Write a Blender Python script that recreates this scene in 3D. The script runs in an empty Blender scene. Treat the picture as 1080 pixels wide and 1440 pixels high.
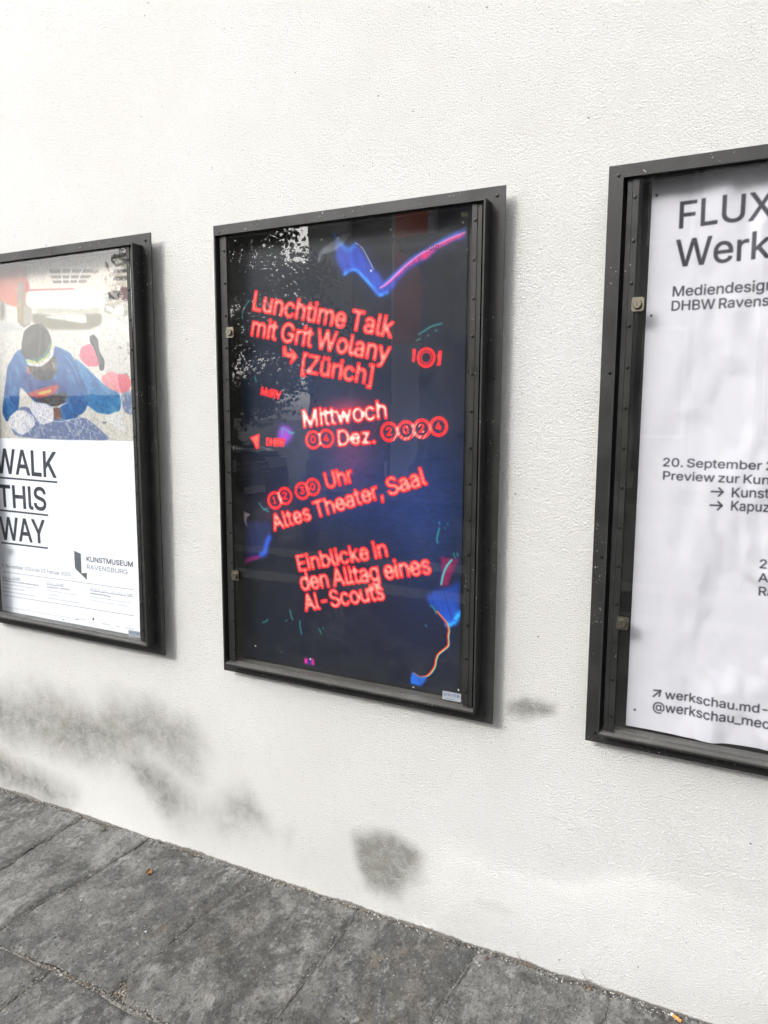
import bpy, bmesh, math, random, os
import numpy as np
from mathutils import Vector, Matrix
random.seed(7); RNG=np.random.RandomState(11)
scene=bpy.context.scene
C=scene.collection
# ---------------------------------------------------------------- camera
cam_d=bpy.data.cameras.new('camera'); cam=bpy.data.objects.new('camera',cam_d); C.objects.link(cam)
CAM=Vector((1.41897,-1.74005,1.42918)); YAW,PITCH,ROLL=-0.474888,-0.131303,0.0047580
f=Vector((math.sin(YAW)*math.cos(PITCH),math.cos(YAW)*math.cos(PITCH),math.sin(PITCH)))
r=Vector((math.cos(YAW),-math.sin(YAW),0)); u=r.cross(f)
c_,s_=math.cos(ROLL),math.sin(ROLL)
r2=c_*r+s_*u; u2=-s_*r+c_*u
cam.matrix_world=Matrix(((r2.x,u2.x,-f.x,CAM.x),(r2.y,u2.y,-f.y,CAM.y),(r2.z,u2.z,-f.z,CAM.z),(0,0,0,1)))
cam_d.sensor_fit='HORIZONTAL'; cam_d.sensor_width=27; cam_d.lens=1043.52/1080*27
cam_d.clip_start=.05; cam_d.clip_end=600
scene.camera=cam
# ---------------------------------------------------------------- light
SUN_EL=math.radians(33); SUN_AZ=math.radians(205)   # azimuth clockwise from +Y: front left of the wall
to_sun=Vector((math.sin(SUN_AZ)*math.cos(SUN_EL),math.cos(SUN_AZ)*math.cos(SUN_EL),math.sin(SUN_EL)))
w=bpy.data.worlds.new('World'); scene.world=w; w.use_nodes=True
nt=w.node_tree; bg=nt.nodes['Background']; sk=nt.nodes.new('ShaderNodeTexSky'); sk.sky_type='NISHITA'
sk.sun_disc=False; sk.sun_elevation=SUN_EL; sk.sun_rotation=SUN_AZ; sk.dust_density=4.5; sk.air_density=1.0; sk.ozone_density=.6
hs=nt.nodes.new('ShaderNodeHueSaturation'); hs.inputs['Saturation'].default_value=.12; nt.links.new(sk.outputs[0],hs.inputs['Color']); nt.links.new(hs.outputs[0],bg.inputs[0]); bg.inputs[1].default_value=.15
sun_d=bpy.data.lights.new('sun','SUN'); sun_d.energy=.42; sun_d.angle=math.radians(10); sun_d.color=(1,.97,.93)
sun=bpy.data.objects.new('sun',sun_d); C.objects.link(sun)
sun.rotation_euler=to_sun.to_track_quat('Z','Y').to_euler()
scene.view_settings.view_transform='Standard'; scene.view_settings.look='None'
scene.view_settings.gamma=1; scene.view_settings.use_curve_mapping=False
scene.view_settings.exposure=1.51
SLOPE=.0162
# ---------------------------------------------------------------- helpers
def tag(o,label=None,cat=None,group=None,kind=None):
    if label:o['label']=label
    if cat:o['category']=cat
    if group:o['group']=group
    if kind:o['kind']=kind
    return o
def empty(name,loc,rz=0):
    o=bpy.data.objects.new(name,None); C.objects.link(o); o.location=loc; o.rotation_euler=(0,0,rz); o.empty_display_size=.1; return o
def link(name,me,parent=None,loc=None):
    o=bpy.data.objects.new(name,me); C.objects.link(o)
    if parent:o.parent=parent
    if loc is not None:o.location=loc
    return o
def finish(bm,name,mat,parent=None,smooth=False,loc=None,bevel=0):
    if bevel: bmesh.ops.bevel(bm,geom=[e for e in bm.edges if len(e.link_faces)==2 and e.calc_face_angle(0)>.5],offset=bevel,segments=2,affect='EDGES',profile=.5)
    bmesh.ops.recalc_face_normals(bm,faces=bm.faces)
    me=bpy.data.meshes.new(name); bm.to_mesh(me); bm.free()
    if not isinstance(mat,(list,tuple)):mat=[mat]
    for m in mat:me.materials.append(m)
    if smooth:
        for p in me.polygons:p.use_smooth=True
    return link(name,me,parent,loc)
def box(bm,x0,x1,y0,y1,z0,z1,mi=0):
    v=[bm.verts.new(q) for q in((x0,y0,z0),(x1,y0,z0),(x1,y1,z0),(x0,y1,z0),(x0,y0,z1),(x1,y0,z1),(x1,y1,z1),(x0,y1,z1))]
    for q in((0,3,2,1),(4,5,6,7),(0,1,5,4),(1,2,6,5),(2,3,7,6),(3,0,4,7)):
        fc=bm.faces.new([v[i] for i in q]); fc.material_index=mi
    return v
def ring(bm,u0,u1,v0,v1,t,y0,y1,b=None):
    # rectangular picture-frame ring in the XZ plane, band width t (b: bottom band), between depths y0 (back) and y1 (front)
    b=t if b is None else b
    O=[(u0,v0),(u1,v0),(u1,v1),(u0,v1)]; I=[(u0+t,v0+b),(u1-t,v0+b),(u1-t,v1-t),(u0+t,v1-t)]
    of=[bm.verts.new((x,y1,z)) for x,z in O]; ob=[bm.verts.new((x,y0,z)) for x,z in O]
    jf=[bm.verts.new((x,y1,z)) for x,z in I]; jb=[bm.verts.new((x,y0,z)) for x,z in I]
    for i in range(4):
        j=(i+1)%4
        bm.faces.new((of[i],of[j],jf[j],jf[i])); bm.faces.new((ob[j],ob[i],jb[i],jb[j]))
        bm.faces.new((of[j],of[i],ob[i],ob[j])); bm.faces.new((jf[i],jf[j],jb[j],jb[i]))
def grid_mesh(name,X,Y,Z):
    # X,Y,Z 2-D arrays
    h,wd=X.shape; co=np.stack([X,Y,Z],-1).reshape(-1,3)
    idx=np.arange(h*wd).reshape(h,wd)
    q=np.stack([idx[:-1,:-1],idx[:-1,1:],idx[1:,1:],idx[1:,:-1]],-1).reshape(-1,4)
    me=bpy.data.meshes.new(name); me.vertices.add(len(co)); me.vertices.foreach_set('co',co.ravel().astype(np.float32))
    me.loops.add(q.size); me.loops.foreach_set('vertex_index',q.ravel().astype(np.int32))
    me.polygons.add(len(q)); me.polygons.foreach_set('loop_start',np.arange(0,q.size,4).astype(np.int32))
    me.update(calc_edges=True); me.validate()
    me.polygons.foreach_set('use_smooth',np.ones(len(q),bool))
    return me
def set_attr(me,name,val):
    a=me.attributes.new(name,'FLOAT','POINT'); a.data.foreach_set('value',np.asarray(val,np.float32).ravel())
_T=np.random.RandomState(3).rand(256,256)
def vnoise(x,y,sc,seed=0):
    x=np.asarray(x)*sc+seed*17.31; y=np.asarray(y)*sc+seed*9.77
    xi=np.floor(x).astype(int); yi=np.floor(y).astype(int); fx=x-xi; fy=y-yi
    fx=fx*fx*(3-2*fx); fy=fy*fy*(3-2*fy)
    g=lambda a,b:_T[a%256,b%256]
    return (g(xi,yi)*(1-fx)+g(xi+1,yi)*fx)*(1-fy)+(g(xi,yi+1)*(1-fx)+g(xi+1,yi+1)*fx)*fy
def fbm(x,y,sc,o=4,seed=0):
    s=0;a=.5;t=0
    for k in range(o): s=s+a*vnoise(x,y,sc*2**k,seed+k); t+=a; a*=.5
    return s/t
# ---------------------------------------------------------------- materials
def mat(name,col=(.5,.5,.5),rough=.6,metal=0,spec=.5):
    m=bpy.data.materials.new(name); m.use_nodes=True; b=m.node_tree.nodes['Principled BSDF']
    b.inputs['Base Color'].default_value=(*col,1); b.inputs['Roughness'].default_value=rough; b.inputs['Metallic'].default_value=metal
    b.inputs['Specular IOR Level'].default_value=spec
    return m
class N:
    def __init__(s,m): s.t=m.node_tree; s.b=s.t.nodes['Principled BSDF']; s.pos=s.t.nodes.new('ShaderNodeNewGeometry').outputs['Position']
    def n(s,k,**a):
        x=s.t.nodes.new(k)
        for i,v in a.items(): setattr(x,i,v)
        return x
    def l(s,a,b): s.t.links.new(a,b)
    def noise(s,scale,detail=4,rough=.6,dist=0,vec=None):
        x=s.n('ShaderNodeTexNoise'); x.inputs['Scale'].default_value=scale; x.inputs['Detail'].default_value=detail; x.inputs['Roughness'].default_value=rough; x.inputs['Distortion'].default_value=dist
        s.l(vec or s.pos,x.inputs['Vector']); return x.outputs[0]
    def voro(s,scale,feat='F1',vec=None):
        x=s.n('ShaderNodeTexVoronoi',feature=feat); x.inputs['Scale'].default_value=scale; s.l(vec or s.pos,x.inputs['Vector']); return x.outputs['Distance']
    def ramp(s,v,a,b,lo=0,hi=1):
        x=s.n('ShaderNodeMapRange',interpolation_type='SMOOTHSTEP'); s.l(v,x.inputs[0])
        for i,q in enumerate((a,b,lo,hi)): x.inputs[i+1].default_value=q
        return x.outputs[0]
    def math(s,op,a,b=0):
        x=s.n('ShaderNodeMath',operation=op)
        for i,q in enumerate((a,b)):
            if isinstance(q,(int,float)): x.inputs[i].default_value=q
            else: s.l(q,x.inputs[i])
        return x.outputs[0]
    def mix(s,fac,a,b):
        x=s.n('ShaderNodeMix',data_type='RGBA')
        if isinstance(fac,(int,float)): x.inputs[0].default_value=fac
        else: s.l(fac,x.inputs[0])
        for i,q in((6,a),(7,b)):
            if isinstance(q,tuple): x.inputs[i].default_value=(*q,1)
            else: s.l(q,x.inputs[i])
        return x.outputs[2]
    def attr(s,name): x=s.n('ShaderNodeAttribute'); x.attribute_name=name; return x.outputs['Fac']
    def bump(s,h,dist,strength=1,prev=None):
        x=s.n('ShaderNodeBump'); x.inputs['Distance'].default_value=dist; x.inputs['Strength'].default_value=strength; s.l(h,x.inputs['Height'])
        if prev: s.l(prev,x.inputs['Normal'])
        return x.outputs[0]
    def col(s,v): s.l(v,s.b.inputs['Base Color'])
    def rough(s,v): s.l(v,s.b.inputs['Roughness'])
    def normal(s,v): s.l(v,s.b.inputs['Normal'])
# stucco
m_wall=mat('white_stucco',(.8,.79,.77),.9,spec=.2); k=N(m_wall)
fine=k.noise(420,2,.6,.3); med=k.noise(250,4,.7,.1); low=k.noise(9,3)
smooth_=k.attr('smoothness'); amp=k.math('SUBTRACT',1,smooth_)
hh=k.math('MULTIPLY',k.math('ADD',k.ramp(med,.3,.7),k.math('MULTIPLY',fine,.5)),amp)
pit=k.ramp(k.voro(24),.02,.09,1,0); pitm=k.math('MULTIPLY',pit,k.ramp(k.noise(11,2),.55,.60))
hh2=k.math('SUBTRACT',hh,k.math('MULTIPLY',pitm,.8))
k.normal(k.bump(hh2,.0038,1.0,k.bump(low,.02,.35)))
st=k.attr('stain'); brk=k.math('MULTIPLY',k.ramp(k.noise(26,8,.7,.5),.25,.75,.68,1.22),k.ramp(med,.3,.7,1.15,.85))
stm=k.math('MINIMUM',k.math('MULTIPLY',st,brk),1)
base=k.mix(k.ramp(k.noise(1.6,5,.6,.6),.35,.65),(.80,.79,.757),(.825,.818,.795))
grime=k.mix(k.noise(7,4),(.27,.275,.255),(.34,.33,.29))
cc=k.mix(stm,base,grime)
cc=k.mix(k.math('MULTIPLY',pitm,.75),cc,(.12,.11,.1)); spk=k.math('MULTIPLY',k.ramp(k.voro(130),.22,.10),k.ramp(k.noise(33,4,.7),.50,.62)); cc=k.mix(k.math('MULTIPLY',spk,.75),cc,(.34,.33,.30))
crev=k.math('MULTIPLY',k.ramp(med,.42,.30),k.math('MULTIPLY',amp,.34)); cc=k.mix(crev,cc,(.42,.41,.38)); dirt=k.attr('dirt'); cc=k.mix(k.ramp(k.math('ADD',dirt,k.math('MULTIPLY',k.noise(70,5,.7),.9)),.82,1.15),cc,k.mix(k.noise(160,4,.7),(.14,.13,.115),(.42,.40,.36)))
k.col(cc)
# slate
def slate(name,a,b,seed):
    m=mat(name,a,.7,spec=.35); k=N(m)
    mp=k.n('ShaderNodeMapping'); mp.inputs['Location'].default_value=(seed*3.1,seed*1.7,seed); mp.inputs['Scale'].default_value=(1.25,.8,1); k.l(k.pos,mp.inputs[0]); v=mp.outputs[0]
    c1=k.mix(k.math('ADD',k.math('MULTIPLY',k.ramp(k.noise(6.5,10,.7,.25,v),.38,.62),.65),k.math('MULTIPLY',k.ramp(k.noise(10,12,.72,.15,v),.46,.55),.35)),a,b); c1=k.mix(k.math('MULTIPLY',k.ramp(k.noise(3.4,10,.72,.5,v),.50,.56),.72),c1,(.072,.073,.070))
    c1=k.mix(k.math('MULTIPLY',k.ramp(k.noise(22,8,.75,.2,v),.53,.64),.75),c1,(.30,.30,.29))
    c1=k.mix(k.math('MULTIPLY',k.ramp(k.noise(3.3,6,.6,.9,v),.55,.72),.65),c1,(.175,.15,.122))
    c1=k.mix(k.math('MULTIPLY',k.ramp(k.noise(110,4,.75,0,v),.52,.64),.75),c1,(.045,.045,.047))
    c1=k.mix(k.math('MULTIPLY',k.ramp(k.noise(95,4,.75,0,v),.57,.68),.7),c1,(.33,.33,.315))
    c1=k.mix(k.math('MULTIPLY',k.attr('lime'),k.ramp(k.noise(48,6,.7,.6,v),.45,.62)),c1,(.38,.375,.35))
    c1=k.mix(k.math('MULTIPLY',k.attr('edge'),k.ramp(k.noise(18,4,.6,0,v),.45,.65,0,.7)),c1,(.07,.066,.06))
    k.col(c1)
    h=k.math('ADD',k.noise(26,9,.7,.2,v),k.math('ADD',k.math('MULTIPLY',k.noise(150,4,.7,0,v),.35),k.math('MULTIPLY',k.ramp(k.noise(10,12,.72,.15,v),.46,.55),.22)))
    k.normal(k.bump(h,.013,1)); k.rough(k.ramp(k.noise(15,4,.6,0,v),.3,.7,.5,.8))
    return m
m_slates=[slate('slate_%s'%n,a,b,i) for i,(n,a,b) in enumerate((('dark',(.088,.088,.085),(.215,.213,.20)),('mid',(.10,.10,.095),(.245,.242,.226)),('warm',(.095,.092,.084),(.235,.228,.21))))]
m_joint=mat('joint_sand',(.1,.095,.085),.95,spec=.1); k=N(m_joint)
k.col(k.mix(k.ramp(k.noise(160,4,.7),.35,.65),(.07,.066,.06),(.24,.23,.21))); k.normal(k.bump(k.noise(220,4,.7),.004,1))
def paint(name,col,rough):
    m=mat(name,col,rough,spec=.32); k=N(m)
    c1=k.mix(k.ramp(k.noise(9,5,.65),.4,.75,0,.5),col,tuple(q*1.8+.004 for q in col))
    chip=k.math('MULTIPLY',k.ramp(k.noise(190,3,.6),.66,.70),k.ramp(k.noise(8,3),.50,.60))
    k.col(k.mix(chip,c1,(.32,.31,.28))); k.normal(k.bump(k.noise(420,2),.0006,.5)); k.rough(k.ramp(k.noise(14,5,.6),.3,.7,rough-.08,rough+.14))
    return m
m_frame=paint('dark_grey_paint',(.0165,.0165,.016),.42)
m_rail=paint('rail_paint',(.014,.014,.0135),.38)
m_ledge=paint('dusty_ledge',(.085,.083,.078),.4)
m_black=mat('black_board',(.006,.006,.006),.55,spec=.3)
m_screw=mat('black_screw',(.015,.015,.015),.3,.4)
m_steel=mat('worn_steel',(.3,.27,.22),.42,1.0); k=N(m_steel); k.normal(k.bump(k.noise(500,3),.0005,.6)); k.col(k.mix(k.noise(200,4),(.27,.25,.20),(.08,.07,.055)))
m_vinyl=mat('black_vinyl',(.008,.008,.009),.6,spec=.2)
m_hole=mat('keyhole_black',(.004,.004,.004),.8)
m_glass=bpy.data.materials.new('window_pane'); m_glass.use_nodes=True
t=m_glass.node_tree; t.nodes.clear(); o=t.nodes.new('ShaderNodeOutputMaterial'); mx=t.nodes.new('ShaderNodeMixShader'); tr=t.nodes.new('ShaderNodeBsdfTransparent'); gl=t.nodes.new('ShaderNodeBsdfGlossy'); gg=t.nodes.new('ShaderNodeNewGeometry')
gl.inputs['Roughness'].default_value=.004; tr.inputs[0].default_value=(.97,.975,.97,1)

def mth(op,a,b_=0):
    x=t.nodes.new('ShaderNodeMath'); x.operation=op
    for i,q in enumerate((a,b_)):
        if isinstance(q,(int,float)): x.inputs[i].default_value=q
        else: t.links.new(q,x.inputs[i])
    return x.outputs[0]
vd=t.nodes.new('ShaderNodeVectorMath'); vd.operation='DOT_PRODUCT'; t.links.new(gg.outputs['Normal'],vd.inputs[0]); t.links.new(gg.outputs['Incoming'],vd.inputs[1])
t.links.new(mth('ADD',mth('MULTIPLY',mth('POWER',mth('SUBTRACT',1,mth('ABSOLUTE',vd.outputs['Value'])),5),.95),.035),mx.inputs[0]); t.links.new(tr.outputs[0],mx.inputs[1]); t.links.new(gl.outputs[0],mx.inputs[2])
df=t.nodes.new('ShaderNodeBsdfDiffuse'); df.inputs[0].default_value=(.75,.74,.7,1); mx2=t.nodes.new('ShaderNodeMixShader')
g_=t.nodes.new('ShaderNodeNewGeometry'); ns=t.nodes.new('ShaderNodeTexNoise'); ns.inputs['Scale'].default_value=5; ns.inputs['Detail'].default_value=8; ns.inputs['Roughness'].default_value=.75
mr=t.nodes.new('ShaderNodeMapRange'); mr.inputs[1].default_value=.45; mr.inputs[2].default_value=.8; mr.inputs[3].default_value=.002; mr.inputs[4].default_value=.016
t.links.new(g_.outputs['Position'],ns.inputs['Vector']); t.links.new(ns.outputs[0],mr.inputs[0]); t.links.new(mr.outputs[0],mx2.inputs[0]); t.links.new(mx.outputs[0],mx2.inputs[1]); t.links.new(df.outputs[0],mx2.inputs[2])
bp=t.nodes.new('ShaderNodeBump'); bp.inputs['Distance'].default_value=.0006; bp.inputs['Strength'].default_value=.25; n2=t.nodes.new('ShaderNodeTexNoise'); n2.inputs['Scale'].default_value=7
t.links.new(g_.outputs['Position'],n2.inputs['Vector']); t.links.new(n2.outputs[0],bp.inputs['Height']); t.links.new(bp.outputs[0],gl.inputs['Normal'])
t.links.new(mx2.outputs[0],o.inputs[0])
MT=[
 ('Lunchtime Talk',(0.1145, 1.0572),(0.5496, 0.9632),0.0512,0.35),
 ('mit Grit Wolany',(0.1075, 0.9881),(0.5408, 0.9014),0.0512,0.4),
 ('[Zürich]',(0.2751, 0.8833),(0.4912, 0.8459),0.0489,0.3),
 ('MdRV',(0.1378, 0.8229),(0.2033, 0.8095),0.0219,0.0),
 ('DHBW',(0.1546, 0.6798),(0.2168, 0.6785),0.0214,0.1),
 ('Mittwoch',(0.2822, 0.7318),(0.5379, 0.7592),0.0476,1.0),
 ('Dez.',(0.3923, 0.6843),(0.5044, 0.6942),0.0422,0.9),
 ('Uhr',(0.3561, 0.5669),(0.4395, 0.5891),0.0435,0.35),
 ('Altes Theater, Saal',(0.1773, 0.4364),(0.655, 0.5932),0.0457,0.45),
 ('Einblicke in',(0.2613, 0.3263),(0.5433, 0.396),0.0451,0.35),
 ('den Alltag eines',(0.2698, 0.2716),(0.6697, 0.3625),0.0493,0.45),
 ('AI-Scouts',(0.2817, 0.2131),(0.5356, 0.2781),0.0476,0.5),
]
MC=[
 ('0',(0.312, 0.6991),0.0271,1),
 ('4',(0.3536, 0.7039),0.0269,0.9),
 ('2',(0.5448, 0.7243),0.0271,0.5),
 ('0',(0.5932, 0.729),0.0268,0.8),
 ('2',(0.6375, 0.7336),0.0265,0.3),
 ('4',(0.6838, 0.7395),0.0262,0.25),
 ('1',(0.1811, 0.5245),0.0270,0.7),
 ('2',(0.2156, 0.5391),0.0267,0.6),
 ('3',(0.2743, 0.5566),0.0263,0.1),
 ('0',(0.3092, 0.5691),0.0261,0.1),
 ('',(0.6474, 0.9104),0.0258,0),
]
MP={
 'blue_top':[(0.3824, 1.2368), (0.4022, 1.2085), (0.4258, 1.1931), (0.4454, 1.206), (0.4608, 1.1931), (0.4801, 1.1654), (0.4974, 1.1363), (0.5145, 1.1236), (0.5278, 1.0999), (0.563, 1.1261), (0.5993, 1.1517), (0.635, 1.1674), (0.6769, 1.1836), (0.7077, 1.1975), (0.7454, 1.2088), (0.7458, 1.1876), (0.7148, 1.1831), (0.6771, 1.1697), (0.6459, 1.1477), (0.5996, 1.1296), (0.5669, 1.1034), (0.5559, 1.0849), (0.5373, 1.0732), (0.5109, 1.0701), (0.4994, 1.0856), (0.4764, 1.1102), (0.4492, 1.1353), (0.4336, 1.1415), (0.4099, 1.1301), (0.3861, 1.1703)],
 'blue_edge':[(0.4099, 1.1301), (0.4336, 1.1398), (0.4512, 1.1351), (0.4764, 1.1108), (0.4994, 1.0872), (0.5128, 1.0716), (0.5373, 1.0749)],
 'blue_edge2':[(0.3804, 1.2337), (0.4022, 1.2069), (0.4258, 1.1915), (0.4454, 1.205)],
 'blue_edge3':[(0.5297, 1.0997), (0.563, 1.1229), (0.5993, 1.1502), (0.635, 1.1674), (0.6769, 1.1846), (0.7077, 1.1969), (0.7454, 1.2088)],
 'white_top':[(0.4454, 1.206), (0.4647, 1.1911), (0.482, 1.1636), (0.4974, 1.1363)],
 'pink_top':[(0.5165, 1.0883), (0.5353, 1.0977), (0.5631, 1.1181), (0.5922, 1.1397), (0.6244, 1.159), (0.6561, 1.1732), (0.677, 1.1806), (0.7078, 1.1914), (0.7455, 1.2013), (0.7457, 1.1937), (0.7148, 1.1846), (0.6771, 1.1697), (0.6459, 1.1492), (0.6067, 1.14), (0.5705, 1.116), (0.5372, 1.0927)],
 'pale_top':[(0.3282, 1.1668), (0.3356, 1.1954), (0.364, 1.2122), (0.3874, 1.2214), (0.4105, 1.2325), (0.4355, 1.2318), (0.4104, 1.2077), (0.3873, 1.1926), (0.3592, 1.1874), (0.3426, 1.185), (0.3353, 1.1662)],
 'mag_br':[(0.6932, 0.4104), (0.7192, 0.4072), (0.7448, 0.4077), (0.7354, 0.3844), (0.724, 0.3606), (0.7165, 0.3353), (0.6924, 0.3307), (0.6979, 0.3655)],
 'cyan_br':[(0.7252, 0.404), (0.7116, 0.3857), (0.702, 0.3621), (0.6972, 0.3369)],
 'blue_br':[(0.7471, 0.3518), (0.7165, 0.3315), (0.6845, 0.3221), (0.6602, 0.3078), (0.6563, 0.2919), (0.6708, 0.2783), (0.6895, 0.2613), (0.7162, 0.2322), (0.7341, 0.2404), (0.7487, 0.269)],
 'rain':[(0.6853, 0.2647), (0.7018, 0.2495), (0.7142, 0.2358), (0.7197, 0.2192), (0.7175, 0.2035), (0.719, 0.1883), (0.7172, 0.1764), (0.7032, 0.1626), (0.6912, 0.151), (0.6852, 0.1364), (0.6814, 0.1161), (0.6713, 0.0987), (0.659, 0.0867), (0.6381, 0.0811), (0.6211, 0.0882)],
 'rain_blue':[(0.6181, 0.0905), (0.6339, 0.0812), (0.6611, 0.0831), (0.655, 0.0701), (0.6447, 0.0555), (0.6129, 0.0567), (0.6127, 0.0728)],
 'mag_bot':[(0.2762, 0.0746), (0.2885, 0.0753), (0.2919, 0.0672), (0.3008, 0.0772), (0.3091, 0.0764), (0.309, 0.0571), (0.276, 0.0582)],
 'blue_left':[(0.0693, 0.4639), (0.0986, 0.4569), (0.164, 0.4615), (0.1687, 0.4262), (0.1465, 0.393), (0.1405, 0.3654), (0.1128, 0.3538), (0.0677, 0.3312)],
 'blue_leftl':[(0.1605, 0.4166), (0.1492, 0.3933), (0.1433, 0.3702), (0.1267, 0.3596)],
 'mag_left':[(0.0679, 0.3404), (0.0794, 0.3507), (0.124, 0.3594), (0.1238, 0.3503), (0.0903, 0.338), (0.0676, 0.3266)],
 'red_flag':[(0.096, 0.7013), (0.1314, 0.7128), (0.1279, 0.6714), (0.117, 0.6689), (0.1093, 0.6884)],
 'purple':[(0.1952, 0.7246), (0.211, 0.7397), (0.2417, 0.7294), (0.2465, 0.7083), (0.2205, 0.6823), (0.1946, 0.6903)],
 'arrow':[(0.2144, 0.955), (0.2271, 0.9546), (0.2279, 0.9372), (0.2471, 0.9345), (0.2371, 0.9451), (0.2497, 0.9427), (0.2645, 0.9237), (0.239, 0.9017), (0.2367, 0.9121), (0.2454, 0.9201), (0.214, 0.9273)],
 'fork':[(0.6091, 0.933), (0.6189, 0.9319), (0.6178, 0.9206), (0.615, 0.8999), (0.6086, 0.902), (0.6106, 0.9171)],
 'knife':[(0.6777, 0.9131), (0.6816, 0.9261), (0.6898, 0.9258), (0.6863, 0.8905), (0.676, 0.8897), (0.6799, 0.9019)],
 'left_wh':[(0.0688, 0.4874), (0.0935, 0.4782), (0.0811, 0.4692), (0.0775, 0.4554), (0.0827, 0.4399), (0.0734, 0.4483), (0.0693, 0.4639)],
 'speckle1':[(0.5725, 1.0038), (0.5926, 1.0046), (0.5905, 1.0002), (0.5756, 0.998)],
 'glass_tape':[(0.7329, 1.2488), (0.7528, 1.2473), (0.753, 1.236), (0.7349, 1.2375)],
}
MCY=[
  [(0.6257, 0.9674), (0.6415, 0.9761), (0.6622, 0.9862), (0.6887, 0.9916)] ,
  [(0.6187, 0.9527), (0.6313, 0.9578)] ,
  [(0.65, 0.9637), (0.6542, 0.9651)] ,
  [(0.6706, 0.9747), (0.6767, 0.9763)] ,
  [(0.6898, 0.4822), (0.6858, 0.4669), (0.6834, 0.4548), (0.6858, 0.4431)] ,
  [(0.6891, 0.4987), (0.6901, 0.4929)] ,
  [(0.7115, 0.4956), (0.7132, 0.4934)] ,
  [(0.705, 0.4841), (0.7062, 0.4823)] ,
  [(0.7295, 0.4211), (0.7339, 0.4097)] ,
  [(0.7399, 0.4221), (0.7413, 0.4143)] ,
  [(0.105, 1.0843), (0.0858, 1.0645), (0.079, 1.0481), (0.0797, 1.0333)] ,
  [(0.1188, 0.8728), (0.1228, 0.8578)] ,
  [(0.1297, 0.1593), (0.1429, 0.1646), (0.1498, 0.1721)] ,
  [(0.2616, 0.1827), (0.2623, 0.1636), (0.268, 0.143)] ,
  [(0.228, 0.2104), (0.2328, 0.1896), (0.2377, 0.1817)] ,
  [(0.3259, 0.1682), (0.333, 0.1544)] ,
  [(0.3389, 0.1742), (0.3413, 0.1682)] ,
  [(0.2124, 0.174), (0.2175, 0.179)] ,
  [(0.1957, 0.0811), (0.1977, 0.0784)] ,
  [(0.2106, 0.712), (0.2082, 0.729), (0.2313, 0.7208), (0.2467, 0.7168)] ,
  [(0.2313, 0.7166), (0.2415, 0.7146), (0.2492, 0.719)] ,
  [(0.1245, 0.5146), (0.1378, 0.4998), (0.1592, 0.4901)] ,
  [(0.1404, 0.4956), (0.1567, 0.5001)] ,
  [(0.6539, 0.2236), (0.6585, 0.2196)] ,
  [(0.6688, 0.278), (0.6791, 0.2697), (0.6846, 0.2569)] ,
  [(0.5863, 0.7612), (0.5872, 0.7605)] ,
]
MPIN= [(0.7392, 1.2246), (0.5458, 1.2282), (0.7534, 1.1606), (0.4903, 1.1328), (0.3428, 1.2239), (0.3927, 1.2225), (0.103, 0.084), (0.499, 0.041), (0.6214, 0.0476), (0.7501, 0.0639), (0.296, 0.0742)]
GL= [(0.4747, 1.185), (0.6972, 1.1789), (0.4747, 1.1991), (0.5973, 1.1579), (0.6994, 1.1569), (0.5972, 1.1722)]
RT=[
 ('FLUX',(0.1463, 1.1503),(0.321, 1.1523),0.0531,'FLUX'),
 ('Werkschau',(0.1429, 1.0732),(0.3199, 1.0757),0.0537,'Werk'),
 ('Mediendesign',(0.1404, 1.0125),(0.3301, 1.0125),0.0205,'Mediendesign'),
 ('DHBW Ravensburg',(0.1397, 0.983),(0.3235, 0.9828),0.0201,'DHBW Ravens'),
 ('20. September 2024',(0.1394, 0.6526),(0.3317, 0.6517),0.0179,'20. September'),
 ('Preview zur Kunstnacht',(0.1409, 0.6236),(0.3469, 0.622),0.0181,'Preview zur Kun'),
 ('Kunst',(0.2794, 0.5923),(0.3487, 0.5936),0.0200,'Kunst'),
 ('Kapuz',(0.2795, 0.5641),(0.3507, 0.5639),0.0201,'Kapuz'),
 ('2',(0.3411, 0.4446),(0.3541, 0.4448),0.0186,'2'),
 ('A',(0.3402, 0.4158),(0.3586, 0.4163),0.0183,'A'),
 ('Ra',(0.3432, 0.3854),(0.3712, 0.3864),0.0191,'Ra'),
 ('werkschau.md-',(0.1698, 0.1275),(0.3755, 0.1287),0.0200,'werkschau.md-'),
 ('@werkschau_med',(0.1457, 0.0963),(0.382, 0.0964),0.0211,'@werkschau_med'),
]
RAR=[
  [(0.2396, 0.6022), (0.2616, 0.6023)] ,
  [(0.2535, 0.6103), (0.2616, 0.6023), (0.2538, 0.5931)] ,
  [(0.2389, 0.573), (0.2614, 0.5729)] ,
  [(0.2536, 0.5809), (0.2614, 0.5729), (0.2536, 0.5636)] ,
  [(0.1449, 0.1284), (0.1598, 0.1446)] ,
  [(0.1453, 0.1429), (0.1598, 0.1446), (0.1574, 0.1307)] ,
]
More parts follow.
